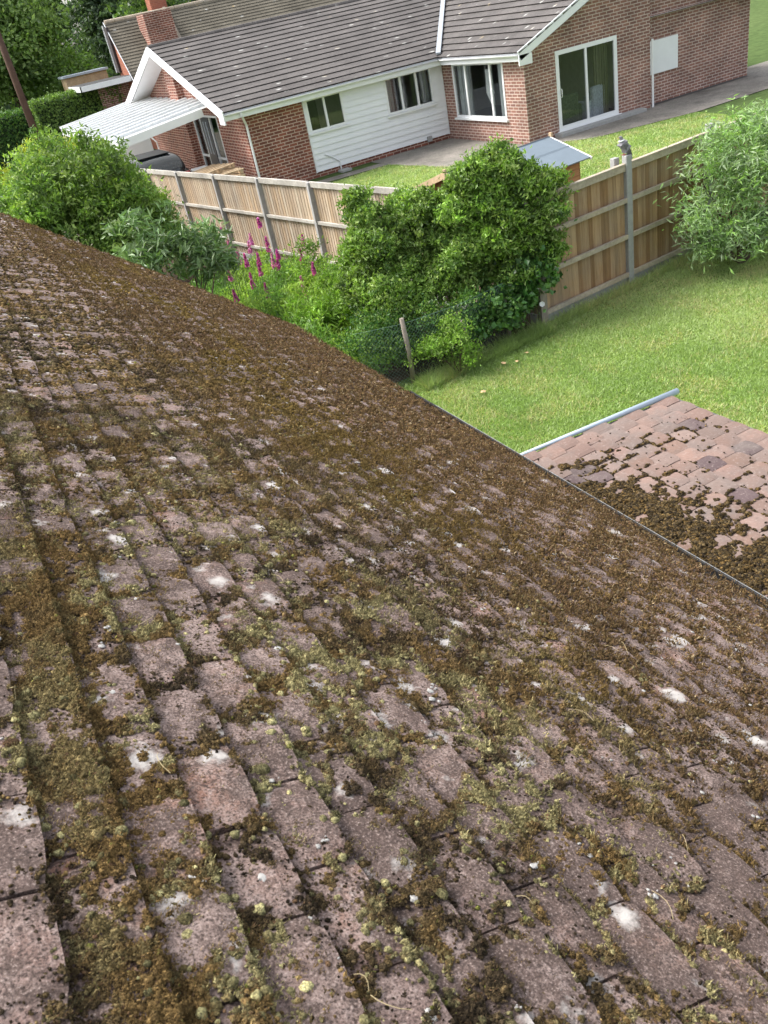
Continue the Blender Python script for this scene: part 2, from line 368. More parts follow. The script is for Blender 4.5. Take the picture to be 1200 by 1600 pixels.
def gutter(p, q, r, mat, parent, name='gutter', lip=.006):
    p, q = Vector(p), Vector(q); x = (q-p).normalized(); y = Vector((0, 0, 1)).cross(x).normalized(); m = MB(); n = 10
    def ring(rr, pt): return [pt+y*math.cos(math.pi+math.pi*i/n)*rr+Vector((0, 0, 1))*math.sin(math.pi+math.pi*i/n)*rr for i in range(n+1)]
    a, b, c, d = ring(r, p), ring(r, q), ring(r-lip, p), ring(r-lip, q)
    for i in range(n):
        m.poly([a[i], a[i+1], b[i+1], b[i]], smooth=True); m.poly([c[i+1], c[i], d[i], d[i+1]], smooth=True)
    for i in (0, n): m.poly([a[i], b[i], d[i], c[i]])
    for e, g_ in ((a, c), (b, d)):
        m.poly(e)
    return m.build(name, mat, parent)
gutter((ex+.043, -2.6, ez-.012), (ex+.043, 4.3, ez-.012), .046, M_black, own)
# added thin grey strip: the highlight on the black gutter rim, put into colour
m = MB(); m.box((ex+.087, -2.6, ez-.013), (ex+.0885, 4.0, ez-.0095)); m.build('gutter_lip_glint', plain('painted_glint_grey', (.3, .31, .31), .3, .6), own)

# moss cushions -----------------------------------------------------------
def ico(sub):
    import bmesh
    bm = bmesh.new(); bmesh.ops.create_icosphere(bm, subdivisions=sub, radius=1)
    v = np.array([x.co[:] for x in bm.verts]); f = np.array([[a.index for a in t.verts] for t in bm.faces]); bm.free()
    keepf = [t for t in f if v[t][:, 2].mean() > -.25]; f = np.array(keepf)
    used = np.unique(f); mp = -np.ones(len(v), int); mp[used] = np.arange(len(used)); return v[used], mp[f]
def blobs(P, X, Yv, N, r, ht, col, sub, seed, rough=.22, variants=6, spike=0.0):
    """many small rough cushions as one mesh; P centres, X/Y/N frame vectors"""
    rng = np.random.default_rng(seed); V, F, C = [], [], []; base = 0
    tv, tf = ico(sub); n = len(tv)
    var = rng.integers(0, variants, len(P))
    for k in range(variants):
        s = var == k
        if not s.any(): continue
        t = tv*(1+rng.normal(0, rough, (n, 1))+spike*(rng.random((n, 1)) > .6))
        a = rng.uniform(0, 2*np.pi, s.sum()); ca, sa = np.cos(a), np.sin(a)
        sx = rng.uniform(.8, 1.3, s.sum())
        lx = (t[None, :, 0]*ca[:, None]-t[None, :, 1]*sa[:, None])*(r[s]*sx)[:, None]
        ly = (t[None, :, 0]*sa[:, None]+t[None, :, 1]*ca[:, None])*r[s][:, None]
        lz = t[None, :, 2]*ht[s][:, None]
        v = P[s][:, None]+lx[..., None]*X+ly[..., None]*Yv+lz[..., None]*N
        V.append(v.reshape(-1, 3)); F.append((tf[None]+(np.arange(s.sum())*n)[:, None, None]).reshape(-1, 3)+base); base += s.sum()*n
        cc = col[s][:, None, :]*np.clip(1+rng.normal(0, .2, (1, n, 1)), .3, 1.7)*np.clip(rng.lognormal(0, .38, (s.sum(), 1, 1)), .35, 2.4)
        C.append(np.broadcast_to(cc, (s.sum(), n, 3)).reshape(-1, 3))
    return np.concatenate(V), np.concatenate(F), np.concatenate(C)
RX, RY, RN = np.array([CP, 0, -SP]), np.array([0, 1., 0]), np.array([SP, 0, CP])
def stepfrac(u): return ((TPH-u) % G)/G           # 0 at a tail edge, 1 just below the next tail up
def surf(u, Y): return .037-stepfrac(u)*.0180+sag(u, Y)+.001
def density(u, Y):
    f1 = fbm(u*2.3+9, Y*1.7, 3, 21); f2 = fbm(u*10, Y*7, 3, 33); f3 = fbm(u*42, Y*34, 3, 51)*.5+fbm(u*80, Y*70, 2, 52)*.5+.0
    far = np.clip((u-1.2)/1.4, 0, 1)*np.clip((Y+.1)/1.9, 0, 1)*.16+np.clip((Y-1.8)/7, 0, .09)+.05*np.clip(u-1.4, 0, 1)+.06*np.clip((u-.9)/.5, 0, 1)+.03*np.clip((u-.4)/.4, 0, 1)
    near = .525+.20*np.exp(-((u-.285)/.055)**2)*np.exp(-np.clip(Y-1.5, 0, 9)**2*3)+.12*np.exp(-((u-.34)/.12)**2)
    near = near-.40*np.exp(-((u-.18)/.045)**2)*(Y < .95)-.08*np.exp(-((Y-.5)/.4)**2)
    near = near+.08*np.exp(-((u-.80)/.25)**2-((Y-1.2)/.4)**2)+.05*np.clip(Y-1.2, 0, 1)
    w = stepfrac(u); rowi = np.floor((TPH-u)/G); jn = np.abs(((Y+2.6)/TW+.5*(rowi % 2)) % 1-.5)
    fw = np.clip(u-.9, 0, 1); edge = (.28+.12*fw)*np.exp(-((1-w)/(.15+.08*fw))**2)+(.13+.12*fw)*np.exp(-((.5-jn)/.06)**2)-(.07+.13*fw)*np.exp(-((w-.25)/.24)**2)
    return near+far+.30*(f1-.5)+.52*(f2-.5)+1.9*(f3-.5)+edge
OCH = np.array([.16, .105, .045]); OLV = np.array([.12, .088, .047]); DRK = np.array([.05, .038, .027]); SAGE = np.array([.29, .27, .15]); LIME = np.array([.17, .18, .05]); RED = np.array([.12, .075, .048])
def mosscol(u, Y, rng):
    n = len(u); f = fbm(u*6+3, Y*4.4, 3, 77); f2 = fbm(u*28, Y*24, 2, 78); farw = np.clip((u-1.0)/.9+np.clip((Y-3)/3, 0, 1), 0, 1)
    t = np.clip((f-.5)*4+(f2-.5)*2.5+rng.normal(0, .25, n), -1, 1)
    c = OLV+(DRK-OLV)*np.clip(t, 0, 1)[:, None]+(OCH-OLV)*np.clip(-t+.2, 0, 1)[:, None]*.7
    g = fbm(u*11, Y*9, 3, 101)+.6*(fbm(u*40, Y*36, 2, 102)-.5)+rng.normal(0, .05, n); pick = rng.random(n)
    sg = np.clip((g-.52)*8, 0, .8)[:, None]*(1-.8*farw[:, None])*np.clip(1.9-Y*.5-u*.3, .15, 1)[:, None]*(1-.6*np.exp(-((u-.285)/.07)**2))[:, None]
    c = c*(1-sg)+SAGE*rng.uniform(.75, 1.1, (n, 1))*sg
    c = np.where((pick > .993)[:, None], LIME, c); c = np.where(((pick > .9) & (pick < .94))[:, None], RED, c)
    fc = (OCH*.55+DRK*.4)*rng.uniform(.6, 1.4, (n, 1)); fc = np.where((rng.random(n) < .35)[:, None], RED, fc); fc = np.where((rng.random(n) < .08)[:, None], np.array([.24, .19, .13]), fc)
    yel = np.clip((fbm(u*4, Y*2.5, 3, 61)-.42)*5, 0, 1)[:, None]*np.exp(-((u-1.55)/.45)**2)[:, None]*.8
    fc = fc*(1-yel)+(np.array([.14, .10, .028])*rng.uniform(.6, 1.3, (n, 1)))*yel
    return c*(1-farw[:, None])+fc*farw[:, None]
rng = np.random.default_rng(3)
def scatter(n, ur, yr_):
    u = rng.uniform(*ur, n); y = rng.uniform(*yr_, n); s = y < YL(u)-.02; return u[s], y[s]
Vs, Fs, Cs, base = [], [], [], 0
def addb(res):
    global base
    v, f, c = res; Vs.append(v); Fs.append(f+base); Cs.append(c); base += len(v)
def jit(u, s): return u+rng.normal(0, s, len(u))
for (n, ur, yr_, r0, r1, sub) in ((520000, (.0, 1.25), (.25, 1.7), .0009, .0030, 1), (12000, (.0, 1.25), (.25, 1.7), .003, .006, 2), (170000, (.3, 2.81), (.2, 3.6), .0035, .0075, 1), (110000, (.3, 2.81), (3.2, 10.2), .006, .013, 1)):
    u, y = scatter(n, ur, yr_); d = density(u, y)
    s = d > .62 + rng.normal(0, .045, len(u)); u, y, d = u[s], y[s], d[s]
    r = rng.uniform(r0, r1, len(u))*(.75+.5*np.clip(d-.5, 0, 1)); r = r*.85; ht = r*rng.uniform(.45, .95, len(u))*(1+.3*np.clip(d-.8, 0, .8))
    P = RP(u, y, surf(u, y)-r*.1+np.clip(d-.75, 0, .6)*.007)
    addb(blobs(P, RX, RY, RN, r, ht, mosscol(u, y, rng), sub, len(u), .2 if sub == 2 else .3))
# larger single pale cushions and shaggy brown mounds near the camera
u, y = scatter(9000, (0, 1.7), (.25, 3.0)); d = density(u, y); s = (d > .50) & (fbm(u*6, y*6, 2, 15) > .5); u, y = u[s], y[s]
r = np.clip(rng.lognormal(-5.6, .4, len(u)), .002, .009); c = np.where((rng.random(len(u)) < .7)[:, None], SAGE*rng.uniform(.6, 1.1, (len(u), 1)), mosscol(u, y, rng))
addb(blobs(RP(u, y, surf(u, y)+.001), RX, RY, RN, r, r*rng.uniform(.6, .95, len(u)), c, 2, 8, .13))
# small cushions dotted over every tile face
u, y = scatter(110000, (0, 2.7), (.25, 5.0)); d = density(u, y); s = (d < .66) & (rng.random(len(u)) < np.clip((fbm(u*9+4, y*9, 3, 19)-.33)*3.2, 0, 1)); u, y = u[s], y[s]
r = np.clip(rng.lognormal(-6.15, .38, len(u)), .0009, .0052)*(1+.25*u); addb(blobs(RP(u, y, surf(u, y)), RX, RY, RN, r, r*.7, mosscol(u, y, rng)*rng.uniform(.5, 1.15, (len(u), 1)), 1, 29, .2))
# tiny dark buttons on the bare tile faces
u, y = scatter(52000, (0, 2.0), (.25, 3.2)); d = density(u, y); s = (d < .66) & (rng.random(len(u)) < np.clip((fbm(u*13, y*13, 3, 5)-.36)*4, 0, 1)); u, y = u[s], y[s]
r = np.clip(rng.lognormal(-6.5, .42, len(u)), .0007, .0036); addb(blobs(RP(u, y, surf(u, y)), RX, RY, RN, r, r*.8, np.tile(DRK*.6, (len(u), 1))*rng.uniform(.5, 1.8, (len(u), 1)), 1, 9, .15))
moss = np_mesh('moss', np.concatenate(Vs), np.concatenate(Fs), M_moss, roof, np.concatenate(Cs), smooth=True, stuff=True)
moss['label'] = 'brown, olive and sage green moss cushions covering the clay tiles'
# short upright shoots that make the cushions shaggy
def shoots(P, N, X, Yv, ln, wd, col, seed):
    rng = np.random.default_rng(seed); n = len(P)
    d = N[None]+rng.normal(0, .55, (n, 1))*X+rng.normal(0, .55, (n, 1))*Yv; d /= np.linalg.norm(d, axis=1)[:, None]
    a = rng.uniform(0, 2*np.pi, n)[:, None]; s = np.cos(a)*X+np.sin(a)*Yv
    V = np.stack([P-s*wd[:, None], P+s*wd[:, None], P+d*ln[:, None]], 1).reshape(-1, 3)
    return V, np.arange(3*n).reshape(-1, 3), np.repeat(col, 3, 0)
u, y = scatter(620000, (0, 1.9), (.25, 2.9)); d = density(u, y); s = d > .61; u, y, d = u[s], y[s], d[s]
P = RP(u, y, surf(u, y)+np.clip(d-.7, 0, .6)*.012+rng.uniform(.0, .0045, len(u)))
v1 = shoots(P, RN, RX, RY, rng.uniform(.003, .008, len(u)), rng.uniform(.0004, .0010, len(u)), mosscol(u, y, rng)*rng.uniform(.5, 2.4, (len(u), 1)), 5)
u, y = scatter(330000, (1.0, 2.82), (.3, 9.4)); d = density(u, y); s = d > .58; u, y, d = u[s], y[s], d[s]
P = RP(u, y, surf(u, y)+.004+np.clip(d-.7, 0, .6)*.012)
v2 = shoots(P, RN, RX, RY, rng.uniform(.005, .014, len(u)), rng.uniform(.001, .0024, len(u)), mosscol(u, y, rng)*rng.uniform(.5, 2.2, (len(u), 1)), 6)
sh = np_mesh('moss_shoots', np.concatenate([v1[0], v2[0]]), np.concatenate([v1[1], v2[1]+len(v1[0])]), M_moss, roof, np.concatenate([v1[2], v2[2]]), stuff=True)
# white crusty lichen
u, y = scatter(1300, (0, 2.6), (.3, 6)); d = density(u, y); s = d < .72; u, y = u[s], y[s]
k9 = rng.integers(2, 7, len(u)); u = np.repeat(u, k9)+rng.normal(0, .006, k9.sum()); y = np.repeat(y, k9)+rng.normal(0, .006, k9.sum()); w_ = stepfrac(u); s = (w_ < .6) & (rng.random(len(u)) < .6); u, y = u[s], y[s]
r = np.clip(rng.lognormal(-6.1, .6, len(u)), .001, .007)
Vq, Fq, Cq = blobs(RP(u, y, surf(u, y)+.0005), RX, RY, RN, r, r*0+.0014, np.ones((len(u), 3)), 3, 44, .16)
np_mesh('lichen', Vq, Fq, M_lichen, roof, smooth=True, stuff=True)
# straw and grass stalks lying on the roof
def straws(n, ur, yr_, ln, seed, frame=RP, hfun=None, rad=.00045):
    rg = np.random.default_rng(seed); m = MB()
    for i in range(n):
        u0, y0 = rg.uniform(*ur), rg.uniform(*yr_)
        if frame is RP and y0 > YL(u0)-.1: continue
        a = rg.uniform(0, 6.28); L = rg.uniform(*ln); k = rg.normal(0, .5); pts = []
        for t in np.linspace(0, 1, 5):
            aa = a+k*t; uu = u0+math.cos(aa)*L*t; yy = y0+math.sin(aa)*L*t
            pts.append(tuple(frame(np.array(uu), np.array(yy), hfun(uu, yy)+.012+.006*math.sin(t*3))))
        m.tube(pts, rad, 4, False)
    return m
straws(150, (.2, 2.8), (.35, 5), (.015, .06), 4, hfun=lambda a, b: float(surf(np.array(a), np.array(b)))).build('straw', M_straw, roof, merge=False)['kind'] = 'stuff'

# low lean-to roof of the porch, below the black gutter ---------------------
A3 = math.radians(3)
def PP(u, Y, h):
    u = np.asarray(u, float); return np.stack([2.0+u*math.cos(A3)+h*math.sin(A3), np.asarray(Y, float)+0*u, 2.125-u*math.sin(A3)+h*math.cos(A3)], -1)
pal2 = [(.21, .142, .118), (.22, .143, .115), (.20, .145, .123), (.215, .14, .11), (.19, .138, .118), (.225, .15, .123), (.21, .14, .116), (.21, .143, .118), (.22, .14, .115), (.10, .07, .07)]
ptails = np.arange(.1, 1.66, .139)
pv, pf, pc = tile_rows(PP, ptails, .139, .139, (-1.2, 3.62), lambda u: np.asarray(u)*0+3.69, lambda u, y: np.asarray(u)*0.0, pal2, 17, .010, .010)
def porchtile():
    k = NT('porch_tile'); at = k.n('Attribute', attribute_name='Col').outputs[0]; oc = k.coord()
    n1 = k.noise(5, 5, .6, oc); n2 = k.noise(60, 5, .7, oc)
    c = k.mix(k.ramp(n1, [(.45, (0, 0, 0)), (.7, (.8, .8, .8))]), at, (.17, .14, .125))
    c = k.mix(k.ramp(n2, [(.55, (0, 0, 0)), (.7, (.5, .5, .5))]), c, (.36, .3, .27)); c = k.mix(k.ramp(n2, [(.28, (.6, .6, .6)), (.42, (0, 0, 0))]), c, (.1, .08, .07))
    k.base(c).rough(.85, .25); k.bump(n2, .5, .003); return k.m
proof = np_mesh('porch_roof', pv, pf, porchtile(), own, pc)
m = MB(); a_, b_ = PP(-.1, 0, -.003), PP(1.66, 0, -.003)
m.poly([(a_[0], -1.2, a_[2]), (b_[0], -1.2, b_[2]), (b_[0], 3.7, b_[2]), (a_[0], 3.7, a_[2])]); m.build('porch_underlay', plain('grey_underlay', (.12, .115, .11), .9), own, merge=False)
m = MB(); m.box((1.95, -1.1, 0), (3.5, 3.55, 2.02)); m.build('porch_wall', M_brick2, own)
pa, pb = PP(.28, 3.705, .0), PP(1.70, 3.712, .012)
m = MB(); m.tube([tuple(pa+np.array([0, .0, .012])), tuple(pb+np.array([0, .0, .012]))], [.010, .021], 12); m.build('porch_verge_trim', plain('pale_trim', (.42, .5, .58), .35, .5, .05), own)
Vs, Fs, Cs, base = [], [], [], 0
PX, PY, PN = np.array([math.cos(A3), 0, -math.sin(A3)]), np.array([0, 1., 0]), np.array([math.sin(A3), 0, math.cos(A3)])
u = rng.uniform(.1, 1.62, 130000); y = rng.uniform(.4, 3.66, 130000)
w1 = ((.1-u) % .139)/.139; row = np.round((u-.1+w1*.139)/.139).astype(int); jy = ((y+1.2-np.where(row % 2 == 1, .0695, 0)) % .139)/.139
ed = np.maximum(np.exp(-((1-w1)/.1)**2), .8*np.exp(-(np.minimum(jy, 1-jy)/.07)**2))
dd = 1.0*np.exp(-np.clip(u-.42-.22*(3.4-y), 0, 9)**2/.06)*np.clip(fbm(u*7, y*7, 3, 2)*2.8-.75, 0, 1)+.78*ed*np.clip(fbm(u*2.4+7, y*2.4, 3, 5)*3.4-.95, 0, 1)*np.clip(1.6-u*.6, .4, 1)+1.5*(fbm(u*26, y*26, 3, 6)-.5)
dd = dd*np.clip((3.55-y)/.2, 0, 1)
s = dd > .5; u, y = u[s], y[s]; r = rng.uniform(.004, .010, len(u))
Pm = PP(u, y, .012+.012*(1-w1[s])+np.clip(dd[s]-.6, 0, 1)*.02)
cc = (OLV*.9)*rng.uniform(.35, 1.25, (len(u), 1)); cc = np.where((rng.random(len(u)) < .35)[:, None], OCH*.7, cc); cc = np.where((rng.random(len(u)) < .3)[:, None], DRK, cc)
addb(blobs(Pm, PX, PY, PN, r, r*rng.uniform(.5, 1, len(u)), cc, 1, 12, .3))
u = rng.uniform(.3, 1.6, 420); y = rng.uniform(.4, 3.6, 420); r = rng.uniform(.004, .011, 420)*(1-.35*u)
addb(blobs(PP(u, y, u*0+.022), PX, PY, PN, r, r*.8, np.tile(DRK*.7, (420, 1)), 1, 13, .25))
np_mesh('porch_moss', np.concatenate(Vs), np.concatenate(Fs), M_moss, proof, np.concatenate(Cs), smooth=True, stuff=True)
straws(40, (.25, 1.0), (.8, 3.4), (.03, .08), 9, PP, lambda a, b: .012).build('porch_straw', M_straw, proof, merge=False)['kind'] = 'stuff'

# ------------------------------------------------------------------ foliage helpers
def leaves(C_, Nrm, size, asp, col, rg, up=.4, droop=0.0, fold=.25):
    n = len(C_); d = rg.normal(0, 1, (n, 3)); d += Nrm*.8; d[:, 2] += up-droop; d /= np.linalg.norm(d, axis=1)[:, None]
    s = np.cross(d, Nrm+rg.normal(0, .5, (n, 3))); s /= np.linalg.norm(s, axis=1)[:, None]+1e-9
    nm = np.cross(s, d); L = size*rg.uniform(.65, 1.3, n); W = L*asp*.5
    L = L[:, None]; W = W[:, None]
    base_ = C_-d*L*.5; tip = C_+d*L*.5-nm*L*fold*.5; l = C_+s*W+nm*W*fold-d*L*.08; r = C_-s*W+nm*W*fold-d*L*.08
    V = np.stack([base_, r, tip, l], 1).reshape(-1, 3); i = np.arange(n)*4
    F = np.concatenate([np.stack([i, i+1, i+2], 1), np.stack([i, i+2, i+3], 1)]); return V, F, np.repeat(col, 4, 0)
def crown(name, ells, nclump, per, size, asp, cols, seed, parent=None, mat=None, clump=.2, inner=.25, up=.4, droop=0, flat=.0, zmin=None, lobes=9, grow=1.07):
    """foliage: leaf clumps spread through the outer shell of a set of ellipsoids"""
    rg = np.random.default_rng(seed); ells = np.array(ells, float); vol = (ells[:, 3]*ells[:, 4]*ells[:, 5])**(2/3.); pr = vol/vol.sum()
    if lobes:
        big = []
        for q in ells:
            q = np.concatenate([q[:3], q[3:]*grow]); big.append(np.concatenate([q[:3], q[3:]*.82]))
            for _ in range(lobes):
                dd = rg.normal(0, 1, 3); dd[2] = abs(dd[2])*.9+dd[2]*.4; dd /= np.linalg.norm(dd); f = rg.uniform(.2, .4); big.append(np.concatenate([q[:3]+dd*q[3:]*rg.uniform(.72, 1.0), np.full(3, f*q[3:].mean())*rg.uniform(.8, 1.2, 3)]))
        ells = np.array(big); vol = (ells[:, 3]*ells[:, 4]*ells[:, 5])**(2/3.); pr = vol/vol.sum()
    ei = rg.choice(len(ells), nclump, p=pr); e = ells[ei]; lobec = rg.uniform(.72, 1.3, (len(ells), 1))[ei]; d = rg.normal(0, 1, (nclump, 3)); d[:, 2] = np.abs(d[:, 2])*.9+d[:, 2]*.35; d /= np.linalg.norm(d, axis=1)[:, None]
    rad = np.where(rg.random(nclump) < .05, rg.uniform(1.08, 1.35, nclump), 0)+np.where(rg.random(nclump) < inner, rg.uniform(.35, .85, nclump), rg.normal(.97, .07, nclump)); rad = np.where(rad > 1.4, rg.uniform(1.05, 1.4, nclump), rad)
    P = e[:, :3]+d*e[:, 3:]*rad[:, None]
    nr = d/e[:, 3:]; nr /= np.linalg.norm(nr, axis=1)[:, None]
    cs = clump*rg.uniform(.5, 1.4, nclump); k = np.repeat(np.arange(nclump), per)
    Q = P[k]+rg.normal(0, 1, (len(k), 3))*cs[k][:, None]*np.array([1, 1, .75-flat])
    cols = np.array(cols, float); cc = cols[rg.integers(0, len(cols), nclump)]*rg.uniform(.75, 1.25, (nclump, 1))*lobec if lobes else cols[rg.integers(0, len(cols), nclump)]
    c = cc[k]*rg.uniform(.75, 1.3, (len(k), 1))
    if zmin is not None: s = Q[:, 2] > zmin; Q, k, c = Q[s], k[s], c[s]
    V, F, CC = leaves(Q, nr[k], size, asp, c, rg, up, droop); return np_mesh(name, V, F, mat or M_leaf, parent, CC)
def branches(name, base, tops, r0, parent, mat=None, seed=0):
    rg = random.Random(seed); m = MB(); b = Vector(base)
    for t in tops:
        t = Vector(t); pts = [b]
        for k in (.3, .55, .8): pts.append(b.lerp(t, k)+Vector((rg.uniform(-.06, .06), rg.uniform(-.06, .06), 0))*(t-b).length)
        pts.append(t); m.tube(pts, [r0, r0*.75, r0*.5, r0*.33, r0*.15], 7)
    return m.build(name, mat or M_bark, parent, merge=False)
def shrub(name, label, cat, base, ells, nclump, per, size, asp, cols, seed, r0=.04, nb=7, group=None, **kw):
    t = thing(name, label, cat, base, group); E = [(a-base[0], b-base[1], c-base[2], d, e, f) for a, b, c, d, e, f in ells]
    crown('crown', E, nclump, per, size, asp, cols, seed, t, **kw)
    rg = random.Random(seed); tops = []
    for i in range(nb):
        e = rg.choice(E); tops.append((e[0]+rg.uniform(-.6, .6)*e[3], e[1]+rg.uniform(-.6, .6)*e[4], e[2]+rg.uniform(-.1, .75)*e[5]))
    branches('trunk', (0, 0, 0), tops, r0, t, seed=seed); return t
GR = [(.13, .22, .045), (.16, .265, .06), (.21, .32, .085), (.095, .175, .045), (.27, .37, .11)]
GD = [(.045, .12, .03), (.06, .14, .035), (.075, .165, .04), (.10, .20, .05)]
GL = [(.18, .32, .05), (.23, .38, .065), (.28, .42, .10), (.16, .28, .05)]
GO = [(.42, .46, .06), (.34, .40, .05), (.46, .5, .08)]
GB = [(.14, .23, .09), (.2, .29, .14), (.11, .19, .07), (.26, .34, .2)]

shrub('round_shrub', 'big rounded bright green shrub at the left, beyond the mossy roof edge', 'shrub', (2.3, 18.6, 0),
      [(2.5, 18.6, 1.85, 1.2, 1.4, 1.4), (1.4, 18.8, 1.6, 1.1, 1.3, 1.1), (3.0, 18.9, 2.6, .5, .5, .6), (1.9, 18.9, 2.5, .6, .6, .6), (3.2, 18.2, 1.4, .8, 1.1, 1.15), (2.0, 17.8, 1.3, 1.3, .9, 1.2), (.7, 19.4, 1.6, .9, 1.0, 1.15), (2.9, 17.6, .8, 1.0, .7, .9)],
      3300, 24, .10, .40, GR+[(.15, .27, .045), (.24, .36, .08)], 21, .06, 12, clump=.085, inner=.15)
shrub('golden_shrub', 'yellow green rounded conifer behind the big shrub, by the telegraph pole', 'shrub', (3.7, 34, 0),
      [(3.6, 34, 1.15, .9, .9, .9), (4.2, 34.3, 1.3, .6, .7, .75), (2.7, 34, .9, .7, .8, .8)], 420, 26, .12, .35, GO, 22, clump=.13)
shrub('leaning_viburnum', 'grey green shrub with long drooping leathery leaves above the roof edge', 'shrub', (2.75, 13.2, 0),
      [(2.55, 13.2, 1.75, .55, .5, .72), (3.1, 13.2, 1.35, .45, .45, .6), (2.1, 13.0, 1.5, .5, .45, .55), (1.75, 12.6, 1.45, .4, .4, .45), (3.3, 13.6, 1.5, .35, .4, .5)],
      240, 15, .17, .27, GB, 23, .03, 12, clump=.09, inner=.35, up=-.1, droop=.35, mat=M_leafg)
# the overgrown corner of the garden
shrub('overgrown_climber', 'tall overgrown climber with pale green leaves, hiding the fence corner', 'climbing shrub', (6.4, 10.4, 0),
      [(6.7, 10.25, 1.78, .66, .5, .66), (7.15, 9.95, 1.9, .30, .33, .34), (7.15, 9.72, 1.45, .32, .26, .5), (7.1, 9.68, .95, .3, .22, .45), (6.4, 10.2, 2.1, .35, .3, .3), (6.75, 9.9, 1.2, .5, .35, .6), (6.9, 10.3, 2.25, .35, .3, .28), (7.2, 10.1, 1.55, .55, .45, .55), (6.5, 10.3, 1.2, .7, .6, .8), (6.9, 9.95, .75, .55, .4, .7)],
      3000, 22, .070, .42, GR+GL[:2], 24, .03, 12, grow=.93, clump=.05, inner=.15, zmin=0.02)
shrub('sprawling_shrub', 'wide sprawling green shrub to the left of the tall climber', 'shrub', (5.5, 11.0, 0),
      [(5.7, 10.9, 1.25, .6, .55, .85), (5.1, 11.1, 1.15, .45, .5, .8), (5.15, 11.2, 1.85, .25, .3, .4), (6.1, 10.8, 1.45, .5, .4, .6), (5.2, 10.5, .7, .6, .5, .65), (5.9, 10.3, .7, .6, .45, .7), (5.75, 11.0, 1.75, .35, .3, .28), (4.75, 10.8, .9, .35, .3, .45)],
      3400, 22, .064, .48, GR+[(.2, .32, .06)], 25, .03, 12, clump=.05, inner=.15, zmin=0.02)
bw = shrub('bindweed', 'dark green heart shaped bindweed leaves low by the old wooden fence post', 'climbing plant', (6.8, 9.75, 0),
      [(6.85, 9.72, .62, .34, .16, .55), (6.5, 9.72, .42, .4, .16, .4), (7.0, 9.75, 1.0, .22, .16, .35), (6.1, 9.6, .35, .4, .18, .33)],
      300, 14, .085, .85, GD, 26, .012, 6, clump=.07, inner=.3, mat=M_leafg, zmin=.02)
def flower(name, pos, nrm, r, mat, parent):
    m = MB(); n = Vector(nrm).normalized(); a = n.orthogonal().normalized(); b = n.cross(a); c = Vector(pos)
    ring = [c+(a*math.cos(i*math.pi/6)+b*math.sin(i*math.pi/6))*r*(1 if i % 2 else .86)+n*r*.35 for i in range(12)]
    for i in range(12): m.poly([c, ring[i], ring[(i+1) % 12]], smooth=True)
    return m.build(name, mat, parent)
M_white = plain('white_petal', (.8, .8, .8), .6)
for p, q in (((6.86, 9.5, .40), .042), ((6.83, 9.53, .63), .018), ((6.98, 9.52, .62), .018)): flower('flower', rel(bw, p), (-.4, -.8, .5), q, M_white, bw)
shrub('briar', 'small pale leaved bush on the lawn edge in front of the wire netting', 'bush', (5.2, 9.2, 0),
      [(5.2, 9.25, .42, .24, .2, .42), (5.35, 9.2, .2, .2, .18, .22), (4.95, 9.4, .3, .25, .2, .3)], 190, 18, .042, .5, GL, 27, .012, 6, clump=.05, zmin=.01)
shrub('ivy_mound', 'low dark tangle of leaves behind the wire netting', 'bush', (5.6, 9.75, 0),
      [(5.6, 9.72, .4, .55, .22, .42), (4.9, 9.85, .4, .5, .25, .42), (4.4, 10.1, .45, .4, .35, .45), (6.1, 9.65, .3, .4, .2, .3)], 700, 20, .045, .55, GD+GR[:2], 28, .012, 8, clump=.08, zmin=.01)
shrub('buddleia', 'tall arching shrub with narrow pale leaves in front of the right hand fence', 'shrub', (10.4, 9.1, 0),
      [(9.95, 9.35, 1.35, .5, .4, .6), (10.5, 9.1, 1.35, .7, .6, .9), (10.4, 9.4, 1.7, .5, .4, .4), (10.2, 9.0, .6, .85, .6, .6), (11.0, 9.0, 1.0, .7, .6, .9), (9.7, 9.2, .8, .45, .4, .5), (11.6, 9.0, 1.3, .6, .6, .9), (10.1, 8.9, .35, .75, .45, .4), (9.65, 9.15, .45, .4, .35, .4), (10.9, 8.8, .4, .7, .5, .45)],
      720, 17, .115, .22, [(.22, .33, .15), (.28, .39, .21), (.19, .3, .12), (.36, .45, .3), (.25, .4, .12)], 29, .025, 14, clump=.11, inner=.4, up=.1, droop=.25, zmin=.02)

for q, (p, zt) in enumerate((((5.05, 12.2), .95), ((5.1, 12.9), .85), ((4.75, 12.0), .6), ((4.35, 13.2), .6))):
    shrub('tall_perennial', 'pale green leafy perennial, %s' % ['right against the sprawling shrub', 'beside the last fence post before the shrubs', 'low, between the strap leaves and the sprawling shrub', 'in the middle of the foxgloves'][q], 'plant', (*p, 0),
          [(p[0], p[1], zt*.55, .32, .32, zt*.5), (p[0]+.1, p[1]-.1, zt*.8, .2, .2, zt*.28)], 260, 16, .075, .3, GL+GR[2:3], 300+q, .01, 8, clump=.05, lobes=5)
